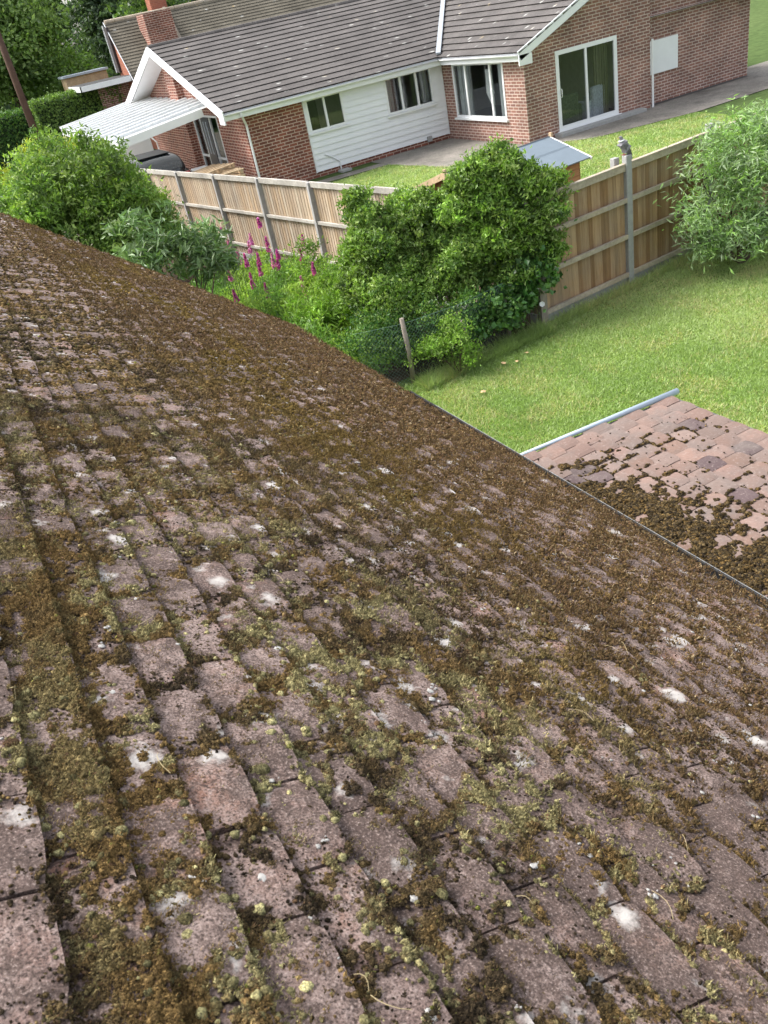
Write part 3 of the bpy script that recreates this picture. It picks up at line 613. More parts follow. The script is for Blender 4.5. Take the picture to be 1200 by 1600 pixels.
# border plants: mass of low greenery (uncountable) and separate foxgloves
def bedgreen():
    rg = np.random.default_rng(31); n = 46000
    x = rg.uniform(2.3, 5.2, n); y = rg.uniform(10.0, 16.5, n); hgt = .65*fbm(x*1.5, y*1.5, 3, 4)+.12+.25*np.exp(-((y-13)/1.4)**2)+.22*np.clip((x-4.2), 0, 1)
    s = (x < 6.6-.17*(y-9.8)-.9*0) & (x > 2.4+.0*y); x, y, hgt = x[s], y[s], hgt[s]
    z = hgt*rg.uniform(.15, 1.05, len(x)); cl = fbm(x*1.1, y*1.1, 3, 14)
    c = np.where((cl > .5)[:, None], np.array([.32, .46, .10]), np.array([.18, .32, .08]))*rg.uniform(.6, 1.4, (len(x), 1))
    V, F, C_ = leaves(np.stack([x, y, z], 1), np.tile([0, -.2, .9], (len(x), 1)), .10, .26, c, rg, .5); o = np_mesh('border_plants', V, F, M_leaf, None, C_)
    o['kind'] = 'stuff'
bedgreen()
def tuft_plant(name, label, cat, pos, n, L, wd, cols, seed, group=None, spread=.35):
    rg = np.random.default_rng(seed); t = thing(name, label, cat, pos, group)
    a = rg.uniform(0, 6.28, n); out = rg.uniform(.15, 1, n)*spread; l = L*rg.uniform(.6, 1.2, n)
    V, F, C_ = [], [], []; b = 0
    for i in range(n):
        d = np.array([math.cos(a[i]), math.sin(a[i]), 0]); s = np.array([-d[1], d[0], 0])*wd*.5
        p = [d*0.02, d*out[i]*.45+[0, 0, l[i]*.55], d*out[i]+[0, 0, l[i]*.9], d*out[i]*1.5+[0, 0, l[i]*.8]]; w_ = [.5, 1, .7, .05]
        for q, k in zip(p, w_): V += [q-s*k, q+s*k]
        for j in range(3): F.append([b+2*j, b+2*j+1, b+2*j+3, b+2*j+2])
        C_ += [np.array(cols[i % len(cols)])*rg.uniform(.7, 1.3)]*8; b += 8
    np_mesh('leaf_tuft', V, F, M_leaf, t, np.array(C_)); return t
tuft_plant('crocosmia', 'bright green strap leaved clump at the foot of the foxgloves, nearest the roof', 'plant', (4.15, 11.6, 0), 80, .7, .03, GL, 41, spread=.45)
tuft_plant('crocosmia', 'strap leaved green clump to the right of the foxgloves', 'plant', (4.55, 12.4, 0), 90, .75, .03, GL, 42, spread=.45)
tuft_plant('tall_grass', 'tuft of tall straw coloured grass in front of the weathered fence', 'grass', (4.35, 16.8, 0), 170, 1.3, .012, [(.16, .17, .07), (.12, .16, .06)], 43, spread=.5)
shrub('bushy_perennial', 'leafy pale green perennial below the left end of the sprawling shrub', 'plant', (4.55, 11.4, 0), [(4.5, 11.4, .55, .3, .3, .5), (4.2, 11.9, .5, .3, .3, .45)], 160, 16, .09, .32, GL, 44, .01, 6, clump=.07)
shrub('bushy_perennial', 'leafy perennial between the foxgloves and the fence', 'plant', (4.9, 13.3, 0), [(4.95, 13.3, .6, .35, .35, .6), (4.9, 14.2, .5, .35, .4, .5)], 200, 16, .08, .32, GL+GR[:2], 45, .01, 6, clump=.07)
def foxglove(pos, h, seed, label, lean, cols):
    rg = np.random.default_rng(seed); t = thing('foxglove', label, 'flower', pos, 'magenta flower spires in the border')
    m = MB(); top = Vector((lean[0], lean[1], h)); m.tube([(0, 0, 0), tuple(top*.5+Vector((0, 0, .02))), tuple(top)], [.008, .006, .002], 5); m.build('stem', plain_green, t)
    n = 80; f = np.sort(rg.uniform(0, 1, n)); L = rg.uniform(.16, .26); base_z = 1-L/h
    P = np.array([np.array(top)*(base_z+(1-base_z)*q) for q in f]); a = rg.uniform(0, 6.28, n); rr = .034*(1.05-f)
    d = np.stack([np.cos(a), np.sin(a), np.full(n, -.2)], 1)
    c = np.array(cols)[rg.integers(0, len(cols), n)]*rg.uniform(.75, 1.2, (n, 1))
    V, F, CC = leaves(P+d*rr[:, None], d, .052, .8, c, rg, 0); np_mesh('petals', V, F, M_petal, t, CC)
    k = rg.normal(0, .09, (16, 3)); k[:, 2] = np.abs(k[:, 2])*1.6+.08; V, F, CC = leaves(k, np.tile([0, 0, 1.], (16, 1)), .15, .35, np.tile([.08, .15, .03], (16, 1)), rg); np_mesh('leaves', V, F, M_leaf, t, CC)
plain_green = plain('green_stem', (.1, .16, .05), .7)
fx = [((3.80, 14.6), 1.63, 'the tallest magenta spire, at the left of the flower group', (0, 0)), ((3.95, 14.7), 1.62, 'tall spire just right of the tallest one', (.03, 0)),
      ((4.75, 14.6), 1.62, 'isolated purple spire standing high against the weathered fence', (-.1, 0)), ((4.35, 14.5), 1.42, 'dark magenta spire leaning right below the isolated one', (.05, 0)),
      ((4.60, 14.4), 1.32, 'slim purple spire at the right of the flower group', (.04, 0)), ((3.80, 14.0), 1.30, 'pink spire low at the left of the flower group', (0, 0)),
      ((3.98, 14.1), 1.32, 'short pale pink spire in the middle of the group', (0, 0)), ((4.12, 14.2), 1.2, 'bushy magenta spire in the thick of the group', (0, 0)),
      ((4.30, 14.2), 1.15, 'magenta spire right of the thick of the group', (.05, 0)), ((4.45, 13.9), 1.15, 'half faded purple spire among the greenery', (.06, 0)),
      ((3.95, 13.6), 1.02, 'short magenta spire in front of the group', (0, 0)), ((3.62, 13.4), .92, 'fallen magenta spire leaning out by the grey green shrub', (-.1, -.06)),
      ((3.45, 12.9), .72, 'lowest pink spire, nearest the roof edge', (-.02, 0)), ((4.35, 12.5), .72, 'dusky purple spire lying over the strap leaves', (.1, 0)),
      ((4.78, 12.9), 1.05, 'lilac spire rising from the pale perennials right of the strap leaves', (.05, 0)), ((4.62, 12.9), .9, 'faint pink spire low among the pale perennials', (-.05, 0)), ((5.02, 13.6), 1.36, 'small purple spire close to the fence post', (0, 0)), ((4.85, 13.4), 1.2, 'last faded spire before the sprawling shrub', (0, 0))]
fx += [((4.08, 14.9), 1.36, 'pale pink spire behind the middle of the group', (.02, 0)), ((4.20, 13.7), 1.08, 'small bright magenta spire in front of the thick of the group', (-.03, 0)),
      ((4.55, 13.9), 1.02, 'short purple spire under the slim one', (.03, 0)), ((3.70, 13.8), 1.12, 'pink spire at the outer left of the group', (-.04, 0)),
      ((4.68, 14.1), 1.12, 'magenta spire just left of the fence post', (0, 0)), ((4.02, 13.3), .88, 'low pale spire over the fine green foliage', (.05, 0)), ((4.38, 14.9), 1.22, 'thin purple spire leaning on the weathered fence', (.08, 0))]
for i, (p, h, lb, ln) in enumerate(fx): foxglove((p[0], p[1], 0), h, 60+i, lb, ln, [(.6, .1, .46), (.68, .2, .56), (.46, .07, .38)] if i % 3 else [(.74, .36, .66), (.62, .2, .56)])

# ------------------------------------------------------------------ fences
def post_wire():
    t = thing('wire_netting', 'green wire netting on weathered stakes at the lawn edge', 'fence', (4.6, 9.45, 0))
    P = [(4.0, 9.75), (4.62, 9.5), (5.5, 9.45), (6.32, 9.62)]
    m = None
    for i, (x, y) in enumerate(P[1:4:1]):
        b = MB(); b.tube([rel(t, (x, y, 0)), rel(t, (x+.01, y, .45)), rel(t, (x-.005, y+.02, .93 if i == 0 else .62))], [.036, .034, .03], 9); b.build('stake', M_post, t)
    m = MB(); s = .055
    for (a, b) in zip(P[:-1], P[1:]):
        L = math.dist(a, b); n = int(L/s)
        for k in range(-16, n):
            for sg in (0, 1):
                pts = []
                for zz in (0, .86):
                    tt = k*s+(zz if sg == 0 else .86-zz); pts.append((tt, zz))
                (t0, z0), (t1, z1) = pts
                lo, hi = max(0, -t0/(t1-t0)) if t1 > t0 else max(0, (L-t0)/(t1-t0)), min(1, (L-t0)/(t1-t0)) if t1 > t0 else min(1, -t0/(t1-t0))
                if hi <= lo: continue
                q = [(a[0]+(b[0]-a[0])*(t0+(t1-t0)*f)/L, a[1]+(b[1]-a[1])*(t0+(t1-t0)*f)/L, z0+(z1-z0)*f) for f in (lo, hi)]
                m.tube([rel(t, q[0]), rel(t, q[1])], .0012, 3, False)
        m.tube([rel(t, (*a, .86)), rel(t, (*b, .86))], .0025, 4, False)
    m.build('netting', plain('green_wire', (.12, .2, .17), .5), t, merge=False)
post_wire()

def fence_boards(m_cols, p, q, z0, z1, n, rg, thick=.014, back=.0, lap=1.0):
    """overlapping feather-edge boards; returns verts/faces/cols"""
    p, q = Vector((*p, 0)), Vector((*q, 0)); d = q-p; L = d.length; x = d.normalized(); nrm = Vector((x.y, -x.x, 0)); V, F, C_ = [], [], []
    for i in range(n):
        a, b = L*i/n, L*(i+1)/n+.012; c = m_cols[rg.integers(0, len(m_cols))]; c = np.array(c)*rg.uniform(.88, 1.12); top = z1+rg.normal(0, .002)
        k = len(V); o0, o1 = back+.0, back+thick
        for (s, o) in ((a, o0-.006), (b-.004*lap, o0+(o1-o0+.012)*lap), (b-.004*lap, o0+(o1-o0-.02)*lap-.006), (a, o0-.018)):
            for z in (z0, top): v = p+x*s+nrm*o; V.append((v.x, v.y, z)); C_.append(c)
        for s in range(4):
            e = (s+1) % 4; F.append([k+2*s, k+2*e, k+2*e+1, k+2*s+1])
        F.append([k+1, k+3, k+5, k+7])
    return V, F, C_
rgf = np.random.default_rng(55)
# right-hand fence: our side shows arris rails
def fence_right():
    x0 = 7.03; pts = [7.03, 8.86, 10.72, 12.6, 14.5]
    t = thing('board_fence', 'honey brown closeboard fence with three rails and concrete posts, at the right', 'fence', (8.86, 9.94, 0))
    for i in range(len(pts)-1):
        a, b = pts[i]+.05, pts[i+1]-.05
        V, F, C_ = fence_boards([(.9, .85, .78), (.82, .76, .68), (.98, .92, .86), (.7, .6, .5), (.88, .84, .8), (1.08, 1.03, .95)], (a, FY(a)), (b, FY(b)), .12, 1.80, 20, rgf, back=-.02)
        V = [rel(t, v) for v in V]; np_mesh('panel', V, F, M_board, t, np.array(C_))
        m = MB(); 
        for z in (.17, .76, 1.30): m.beam(rel(t, (a-.02, FY(a)-.045, z)), rel(t, (b+.02, FY(b)-.045, z)), .05, .068)
        m.build('rail', M_rail, t, .004)
        m = MB(); m.beam(rel(t, (a-.02, FY(a)-.03, 1.755)), rel(t, (b+.02, FY(b)-.03, 1.755)), .03, .085); m.beam(rel(t, (a-.02, FY(a)-.015, 1.81)), rel(t, (b+.02, FY(b)-.015, 1.81)), .075, .022); m.build('capping_rail', M_rail, t, .003)
        m = MB(); m.beam(rel(t, (a-.02, FY(a), .06)), rel(t, (b+.02, FY(b), .06)), .05, .12); m.build('gravel_board', M_conc, t, .004)
    for i, x in enumerate(pts[1:]):
        m = MB(); m.box(tuple(c-(.052 if k < 2 else 0) for k, c in enumerate(rel(t, (x, FY(x)-.03, 0)))), tuple(c+(.052 if k < 2 else 0) for k, c in enumerate(rel(t, (x, FY(x)-.03, 1.93)))))
        m.build('concrete_post', M_conc, t, .012)
    m = MB(); m.box(rel(t, (6.93, FY(7)-.1, 0)), rel(t, (7.05, FY(7)+.01, 1.2))); m.build('wooden_post', M_post, t, .008)
    m = MB(); m.box(rel(t, (6.99, FY(7)-.125, .70)), rel(t, (7.11, FY(7)-.08, .92))); m.build('bracket', M_railg, t, .004)
    m = MB(); m.box(rel(t, (8.72, 10.02, 1.6)), rel(t, (8.82, 10.12, 1.90))); m.build('post_stub', M_conc, t, .01)
fence_right()
def fence_left():
    # runs away from the corner along the flower bed
    P = [(6.97, 9.75), (6.50, 11.7), (6.20, 13.6), (5.62, 15.2), (5.31, 17.12), (5.0, 19.05), (4.72, 20.95), (4.55, 22.75), (4.36, 24.6)]
    P = [(6.93-.17*(y-9.75) if y > 9.8 else 6.97, y) for _, y in P]
    t = thing('weathered_fence', 'weathered grey brown panel fence with grey posts, running back from the shrubs', 'fence', (P[3][0], P[3][1], 0))
    for a, b in zip(P[:-1], P[1:]):
        a, b = Vector((*a, 0)), Vector((*b, 0)); x = (b-a).normalized(); a2, b2 = a+x*.05, b-x*.05; nr = Vector((-x.y, x.x, 0))   # towards -X (our side)
        V, F, C_ = fence_boards([(1, .97, .93), (.92, .87, .82), (1.06, 1.03, .98), (.86, .8, .73), (1.1, 1.1, 1.08), (1.0, .9, .78)], (b2.x, b2.y), (a2.x, a2.y), .15, 1.80, 18, rgf, lap=.12)
        np_mesh('panel', [rel(t, v) for v in V], F, M_board2, t, np.array(C_))
        m = MB(); off = nr*.035
        for z in (.36, 1.10): m.beam(rel(t, a2+off+Vector((0, 0, z))), rel(t, b2+off+Vector((0, 0, z))), .045, .06)
        m.build('rail', M_railg, t, .004)
        m = MB(); m.beam(rel(t, a2+off*.6+Vector((0, 0, 1.80))), rel(t, b2+off*.6+Vector((0, 0, 1.80))), .05, .10); m.build('capping_rail', M_railg, t, .003)
        m = MB(); m.beam(rel(t, a2+Vector((0, 0, .07))), rel(t, b2+Vector((0, 0, .07))), .04, .14); m.build('gravel_board', M_conc, t)
    for a in P[1:]:
        m = MB(); m.box(rel(t, (a[0]-.075, a[1]-.05, 0)), rel(t, (a[0]+.04, a[1]+.05, 1.84))); m.build('fence_post', plain_post, t, .008)
plain_post = plain('grey_timber_post', (.36, .35, .335), .85, .2, .2, 9, .3)
fence_left()

# ------------------------------------------------------------------ wood pigeon on the concrete post
def pigeon():
    t = thing('pigeon', 'grey wood pigeon perched on top of the concrete fence post', 'bird', (8.84, 9.94, 1.93), rz=R_(75)); t.scale = (1.18, 1.18, 1.18)
    me = bpy.data.meshes.new('body')
    pts = [(0, 0, .10, .052), (.0, .018, .135, .050), (0, .03, .168, .036), (0, .034, .195, .022), (0, .04, .215, .022), (0, .052, .216, .015), (0, .07, .21, .005),
           (0, -.03, .065, .044), (0, -.06, .02, .026), (0, -.085, -.035, .018), (0, -.10, -.07, .013)]
    E = [(0, 1), (1, 2), (2, 3), (3, 4), (4, 5), (5, 6), (0, 7), (7, 8), (8, 9), (9, 10)]
    me.from_pydata([p[:3] for p in pts], E, []); o = link(bpy.data.objects.new('body', me), t); o.modifiers.new('s', 'SKIN')
    for v, p in zip(me.skin_vertices[0].data, pts): v.radius = (p[3], p[3]*1.05)
    me.skin_vertices[0].data[0].use_root = True; o.modifiers.new('d', 'SUBSURF').levels = 2; o.modifiers['d'].render_levels = 2
    me.materials.append(plain('pigeon_grey', (.22, .21, .23), .7, .3, .2, 30))
    o.modifiers.new('w', 'WELD').merge_threshold = .0001
    m = MB()
    for s in (-1, 1):
        m.poly([(s*.050, .03, .13), (s*.052, -.02, .13), (s*.042, -.07, .05), (s*.022, -.10, -.02), (s*.045, -.03, .04), (s*.054, .01, .08)])
    wg = m.build('wings', plain('wing_grey', (.12, .115, .12), .7), t); sm = wg.modifiers.new('t', 'SOLIDIFY'); sm.thickness = .01
    m = MB(); m.tube([(0, .03, .17), (0, .033, .182)], [.038, .033], 12); nk = m.build('neck_patch', M_white, t)
    m = MB()
    for s in (-1, 1): m.tube([(s*.02, .0, .0), (s*.02, .0, .05)], .005, 6); m.tube([(s*.02, .03, .004), (s*.02, -.02, .004)], .005, 6)
    m.build('legs', plain('pigeon_leg', (.4, .15, .13), .6), t)
    m = MB(); m.tube([(0, .066, .212), (0, .088, .205)], [.008, .002], 8); b = m.build('beak', plain('beak', (.5, .35, .12), .5), t)
pigeon()

# ------------------------------------------------------------------ shed behind the fence
def shed():
    t = thing('garden_shed', 'small timber shed with grey felt roof behind the right hand fence', 'shed', (8.38, 12.45, 0), rz=R_(7))
    L, Dp, ze, zr = 1.18, .92, 1.60, 1.90
    m = MB()
    for i in range(14):
        z = .05+i*.108
        m.box((-L+.12, -Dp+.12+.004*(i % 2), z), (L-.14, -Dp+.145, z+.104)); m.box((-L+.12, Dp-.14, z), (L-.14, Dp-.12, z+.104))
        m.box((L-.16, -Dp+.12, z), (L-.135, Dp-.12, z+.104)); m.box((-L+.12, -Dp+.12, z), (-L+.145, Dp-.12, z+.104))
    m.build('wall', M_shed, t, merge=False)
    for sx in (-L+.13, L-.15): m = MB(); m.poly([(sx, -Dp+.1, ze-.02), (sx, Dp-.1, ze-.02), (sx, 0, zr-.05)]); m.build('gable', M_shed, t, merge=False)
    k = plain('grey_felt', (.16, .20, .235), .75, .35, .08, 4, .2)
    for s in (-1, 1):
        m = MB(); m.beam((-L, s*Dp*.5, (ze+zr)/2), (L, s*Dp*.5, (ze+zr)/2), math.hypot(Dp, zr-ze)+.02, .022, up=(0, -s*(zr-ze), -Dp)) if 0 else None
        m.poly([(-L, s*Dp, ze), (L, s*Dp, ze), (L, 0, zr), (-L, 0, zr)]); o = m.build('roof_slope', k, t, merge=False); q = o.modifiers.new('t', 'SOLIDIFY'); q.thickness = .02
        m = MB(); z5 = (ze+zr)/2+.012; m.poly([(-L, s*Dp*.5, z5-.012), (L, s*Dp*.5, z5-.012), (L, s*Dp*.46, z5+.012), (-L, s*Dp*.46, z5+.012)]); q = m.build('felt_lap', k, t, merge=False).modifiers.new('t', 'SOLIDIFY'); q.thickness = .008
        for sx, nm, mt in ((L+.008, 'bargeboard', M_upvc), (-L-.01, 'bargeboard', M_pallet)):
            m = MB(); m.beam((sx, s*(Dp+.02), ze-.02), (sx, 0, zr-.02), .02, .05 if sx > 0 else .1); m.build(nm, mt, t, .002)
    for sx in (-L-.02, L+.02): m = MB(); m.box((sx-.02, -.03, zr-.14), (sx+.02, .03, zr+.07)); m.build('finial', M_pallet, t, .003)
shed()

# ------------------------------------------------------------------ the bungalow
bung = thing('bungalow', 'long red brick bungalow with white cladding and brown tiled roof', 'house', (0, 0, 0))
def wall_with_openings(m, p, d, L, z0, z1, thick, openings, inward):
    """wall from p along d; openings = [(s0,s1,z0,z1)]; front face and reveals, back face set in by thick"""
    p = Vector(p); d = Vector(d); inn = Vector(inward)*thick
    ss = sorted({0, L, *[o[0] for o in openings], *[o[1] for o in openings]}); zz = sorted({z0, z1, *[o[2] for o in openings], *[o[3] for o in openings]})
    P = lambda s, z, k=0: p+d*s+Vector((0, 0, z))+inn*k
    uv = lambda s, z: (s, z)
    for a, b in zip(ss[:-1], ss[1:]):
        for c, e in zip(zz[:-1], zz[1:]):
            if any(o[0] <= a and b <= o[1] and o[2] <= c and e <= o[3] for o in openings): continue
            q = [(a, c), (b, c), (b, e), (a, e)]
            for k in (0, 1): m.poly([P(s, z, k) for s, z in q], [uv(s+p.x*.37, z) for s, z in q])
    for (a, b, c, e) in openings:
        for (q) in (((a, c), (b, c)), ((b, c), (b, e)), ((b, e), (a, e)), ((a, e), (a, c))):
            (s0, w0), (s1, w1) = q; m.poly([P(s0, w0), P(s1, w1), P(s1, w1, 1), P(s0, w0, 1)], [(s0, w0), (s1, w1), (s1+.1, w1+.1), (s0+.1, w0+.1)])
def window(name, p, d, w_, z0, z1, mull, parent, fr=.07, sill=True, label=None, outward=None, transom=None):
    """frame in the plane of the wall; p = lower left corner point, d = direction, outward = normal"""
    p = Vector(p); d = Vector(d); o = Vector(outward); t = link(bpy.data.objects.new(name, None), parent)
    if label: t['label'] = label
    def bar(m, s0, s1, a, b, o0=-.05, o1=.015):
        c = [p+d*s+o*k+Vector((0, 0, z)) for s in (s0, s1) for k in (o0, o1) for z in (a, b)]
        q = [c[i] for i in (0, 4, 6, 2, 1, 5, 7, 3)]
        for f in ((0, 1, 2, 3), (4, 5, 6, 7), (0, 1, 5, 4), (1, 2, 6, 5), (2, 3, 7, 6), (3, 0, 4, 7)): m.poly([q[i] for i in f])
    m = MB(); bar(m, 0, w_, z0, z0+fr); bar(m, 0, w_, z1-fr, z1); bar(m, 0, fr, z0+fr, z1-fr); bar(m, w_-fr, w_, z0+fr, z1-fr)
    for s in mull: bar(m, s-.035, s+.035, z0+fr, z1-fr)
    if transom: bar(m, fr, w_-fr, transom-.03, transom+.03, -.045, .01)
    m.build('frame', M_upvc, t, merge=False)
    if sill:
        m = MB(); bar(m, -.06, w_+.06, z0-.055, z0-.003, -.03, .075); m.build('sill', M_upvc, t, merge=False)
    e = [fr]+[x for x in mull]+[w_-fr]
    for a, b in zip(e[:-1], e[1:]):
        m = MB(); m.poly([p+d*s-o*.02+Vector((0, 0, z)) for s, z in ((a, z0+fr), (b, z0+fr), (b, z1-fr), (a, z1-fr))]); m.build('pane', M_glass, t, merge=False)
    return t
XW, YW, XP, YP, EZ = 8.4, 25.4, 15.25, 21.06, 2.45
XG = 19.82
W1, W2, W3, PD = (10.40, 11.65, 1.26, 2.21), (13.12, 14.83, 1.16, 2.22), (22.05, 24.78, .66, 2.2), (16.33, 18.55, .12, 2.2)
m = MB(); wall_with_openings(m, (XW, YW, 0), (1, 0, 0), XP-XW, 0, EZ, .12, [(W1[0]-XW, W1[1]-XW, W1[2], W1[3]), (W2[0]-XW, W2[1]-XW, W2[2], W2[3])], (0, 1, 0))
m.build('wall', M_brick, bung, merge=False)
m = MB(); wall_with_openings(m, (XP, YP, 0), (0, 1, 0), YW-YP, 0, EZ, .12, [(W3[0]-YP, W3[1]-YP, W3[2], W3[3])], (1, 0, 0)); m.build('wall', M_brick2, bung, merge=False)
m = MB(); wall_with_openings(m, (XP, YP, 0), (1, 0, 0), XG-XP, 0, EZ, .12, [(PD[0]-XP, PD[1]-XP, PD[2], PD[3])], (0, 1, 0))
KS = .42; zg = lambda X: EZ+KS*(X-15.0)
m.poly([(XP, YP, EZ), (XG, YP, EZ), (XG, YP, EZ+1.86), (19.5, YP, EZ+1.88), (XP, YP, zg(XP)-.04)], [(x+.3, z) for x, z in ((0, EZ), (XG-XP, EZ), (XG-XP, 4.3), (19.5-XP, 4.33), (0, zg(XP)-.04))])
m.build('wall', M_brick2, bung, merge=False)
m = MB(); m.box((XG+.004, YP+.3, 0), (24.2, YP+.5, EZ)); m.poly([(XG, YP, 0), (XG, YP+.3, 0), (XG, YP+.3, 4.3), (XG, YP, 4.3)]); m.poly([(XG, YP+.3, EZ), (24.2, YP+.3, EZ), (24.2, YP+.3, EZ+.1), (19.82, YP+.3, 4.25)]); m.build('wall', M_brick2, bung, merge=False)
m = MB(); m.box((19.98, YP+.24, .85), (21.15, YP+.29, 1.75)); m.build('garage_panel', M_upvc, bung)
# gable wall under the barge boards (faces the drive) with its brick pier
YR, ZR, YB = 31.15, 4.30, 37.3
k_ = (ZR-EZ)/(YR-25.0)
m = MB(); D1 = (27.9, 30.6, .1, 2.15)
wall_with_openings(m, (XW, YW, 0), (0, 1, 0), YB-YW-.4, 0, EZ, .12, [(D1[0]-YW, D1[1]-YW, D1[2], D1[3])], (1, 0, 0))
m.poly([(XW, YW, EZ), (XW, YB-.4, EZ), (XW, YR, ZR-.1)], [(0, EZ), (YB-.4-YW, EZ), (YR-YW, ZR-.1)])
m.build('wall', M_brick, bung, merge=False)
m = MB(); m.box((XW-.22, 30.9, 0), (XW, 31.9, ZR-.12)); m.build('pier', M_brick, bung, merge=False)
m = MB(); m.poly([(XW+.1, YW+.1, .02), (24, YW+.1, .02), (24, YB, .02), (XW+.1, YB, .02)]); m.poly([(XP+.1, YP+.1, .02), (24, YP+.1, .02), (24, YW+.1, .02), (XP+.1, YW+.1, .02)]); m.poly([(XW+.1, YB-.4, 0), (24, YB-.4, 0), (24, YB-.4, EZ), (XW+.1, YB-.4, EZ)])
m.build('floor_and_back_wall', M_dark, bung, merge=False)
m = MB(); m.poly([(19.6, YP+.13, 0), (19.6, 29, 0), (19.6, 29, EZ), (19.6, YP+.13, EZ)]); m.poly([(15.5, 29, 0), (24, 29, 0), (24, 29, EZ), (15.5, 29, EZ)]); m.poly([(12.3, YW+.2, 0), (12.3, 29, 0), (12.3, 29, EZ), (12.3, YW+.2, EZ)]); m.poly([(XW+.1, YW+.1, EZ-.05), (24, YW+.1, EZ-.05), (24, YB, EZ-.05), (XW+.1, YB, EZ-.05)]); m.poly([(XP+.1, YP+.1, EZ-.05), (24, YP+.1, EZ-.05), (24, YW+.1, EZ-.05), (XP+.1, YW+.1, EZ-.05)])
m.build('inner_walls_and_ceiling', plain('plaster', (.55, .54, .5), .9), bung, merge=False)
m = MB(); wall_with_openings(m, (10.36, YW-.012, 0), (1, 0, 0), 4.86, .16, 2.38, .008, [(W1[0]-10.36, W1[1]-10.36, W1[2], W1[3]), (W2[0]-10.36, W2[1]-10.36, W2[2], W2[3])], (0, 1, 0)); m.build('cladding_backing', M_clad, bung, merge=False)
# cladding: overlapping white boards
m = MB(); nb = 13; cz0, cz1 = .16, 2.38; bh = (cz1-cz0)/nb
for i in range(nb):
    z0 = cz0+i*bh; z1 = z0+bh
    segs = [(10.36, 15.22)]
    for (a, b, c, e) in (W1, W2):
        if z1 > c-.04 and z0 < e+.02:
            segs = [s for g in segs for s in ((g[0], min(g[1], a-.0)), (max(g[0], b+.0), g[1])) if s[1]-s[0] > .03 and not (s[0] < a < s[1] and s[1] > b)]
    segs = sorted({(round(a, 3), round(b, 3)) for a, b in segs})
    for a, b in segs:
        y0, y1 = YW-.046, YW-.014
        m.poly([(a, y0, z0), (b, y0, z0), (b, y1, z1), (a, y1, z1)]); m.poly([(a, y0, z0), (b, y0, z0), (b, YW-.003, z0), (a, YW-.003, z0)]); m.poly([(a, y1, z1), (b, y1, z1), (b, YW-.003, z1), (a, YW-.003, z1)])
m.box((10.32, YW-.04, .14), (10.36, YW-.002, 2.38)); m.box((15.2, YW-.04, .14), (15.24, YW-.002, 2.38)); m.build('cladding', M_clad, bung, merge=False)
window('window', (W1[0], YW-.02, 0), (1, 0, 0), W1[1]-W1[0], W1[2], W1[3], [(W1[1]-W1[0])/2], bung, outward=(0, -1, 0), label='two light window at the left end of the white cladding')
window('window', (W2[0], YW-.02, 0), (1, 0, 0), W2[1]-W2[0], W2[2], W2[3], [.57, 1.14], bung, outward=(0, -1, 0), label='three light window in the white cladding')
window('window', (XP, W3[1], 0), (0, -1, 0), W3[1]-W3[0], W3[2], W3[3], [.72, 2.05], bung, outward=(-1, 0, 0), label='wide window with a big centre pane in the brick return wall')
window('patio_door', (PD[0], YP, 0), (1, 0, 0), PD[1]-PD[0], PD[2], PD[3], [1.08], bung, fr=.115, outward=(0, -1, 0), label='white sliding patio door')
fd = window('front_door', (XW, D1[1], 0), (0, -1, 0), D1[1]-D1[0], D1[2], D1[3], [.85, 1.85], bung, fr=.06, outward=(-1, 0, 0), sill=False, transom=.85, label='dark front door between glazed side panels')
m = MB(); m.box((XW-.03, 28.83, .16), (XW+.02, 29.68, 2.08)); m.build('door_leaf', plain('navy_paint', (.012, .016, .035), .3), fd)
m = MB()
for yy in (29.1, 29.4): m.box((XW-.045, yy-.03, .95), (XW-.031, yy+.03, 1.95))
m.build('door_glazing', plain('frosted_glass', (.45, .5, .55), .2), fd)
m = MB(); m.tube([(16.46, YP-.03, 1.0), (16.46, YP-.06, 1.02), (16.46, YP-.06, 1.2), (16.46, YP-.03, 1.22)], .012, 8); m.build('door_handle', M_upvc, bung)
# things in the rooms
m = MB()
for i in range(16): m.tube([(18.0+.03*i, YP+.35+.03*math.sin(i*1.9), .1), (18.0+.03*i, YP+.35+.03*math.sin(i*1.9), 2.2)], .03, 6, False)
tag(m.build('curtain', plain('olive_curtain', (.2, .19, .13), .9), None, merge=False), 'olive curtain hanging inside the right half of the patio door', 'curtain')
m = MB(); m.box((15.45+.3, 24.0, .0), (16.6, 24.9, .75))
def table(loc, w_, d_, h, mat, label):
    t = thing('table', label, 'table', loc); m = MB(); m.box((-w_/2, -d_/2, h-.04), (w_/2, d_/2, h)); m.build('tabletop', mat, t, .005)
    for sx in (-1, 1):
        for sy in (-1, 1):
            m = MB(); m.box((sx*(w_/2-.05)-.025, sy*(d_/2-.05)-.025, 0), (sx*(w_/2-.05)+.025, sy*(d_/2-.05)+.025, h-.04)); m.build('leg', mat, t)
table((17.2, 22.6, .02), 1.3, .8, .74, M_pallet, 'wooden table inside the patio door')
def armchair(loc, rz, label, mat):
    t = thing('armchair', label, 'chair', loc, rz=rz)
    m = MB(); m.box((-.36, -.36, .12), (.36, .36, .45)); m.build('seat', mat, t, .05)
    m = MB(); m.box((-.38, .28, .12), (.38, .46, .98)); m.build('backrest', mat, t, .06)
    for s in (-1, 1): m = MB(); m.box((s*.44-.09, -.36, .1), (s*.44+.09, .38, .64)); m.build('armrest', mat, t, .05)
armchair((17.95, 21.75, .02), R_(200), 'armchair with a pale patterned throw, inside the patio door at the right', plain('pale_throw', (.5, .52, .6), .9, .2, .4, 20))
armchair((16.9, 21.7, .02), R_(170), 'dark armchair inside the left half of the patio door', plain('dark_fabric', (.1, .12, .09), .9, .2, .4, 20))
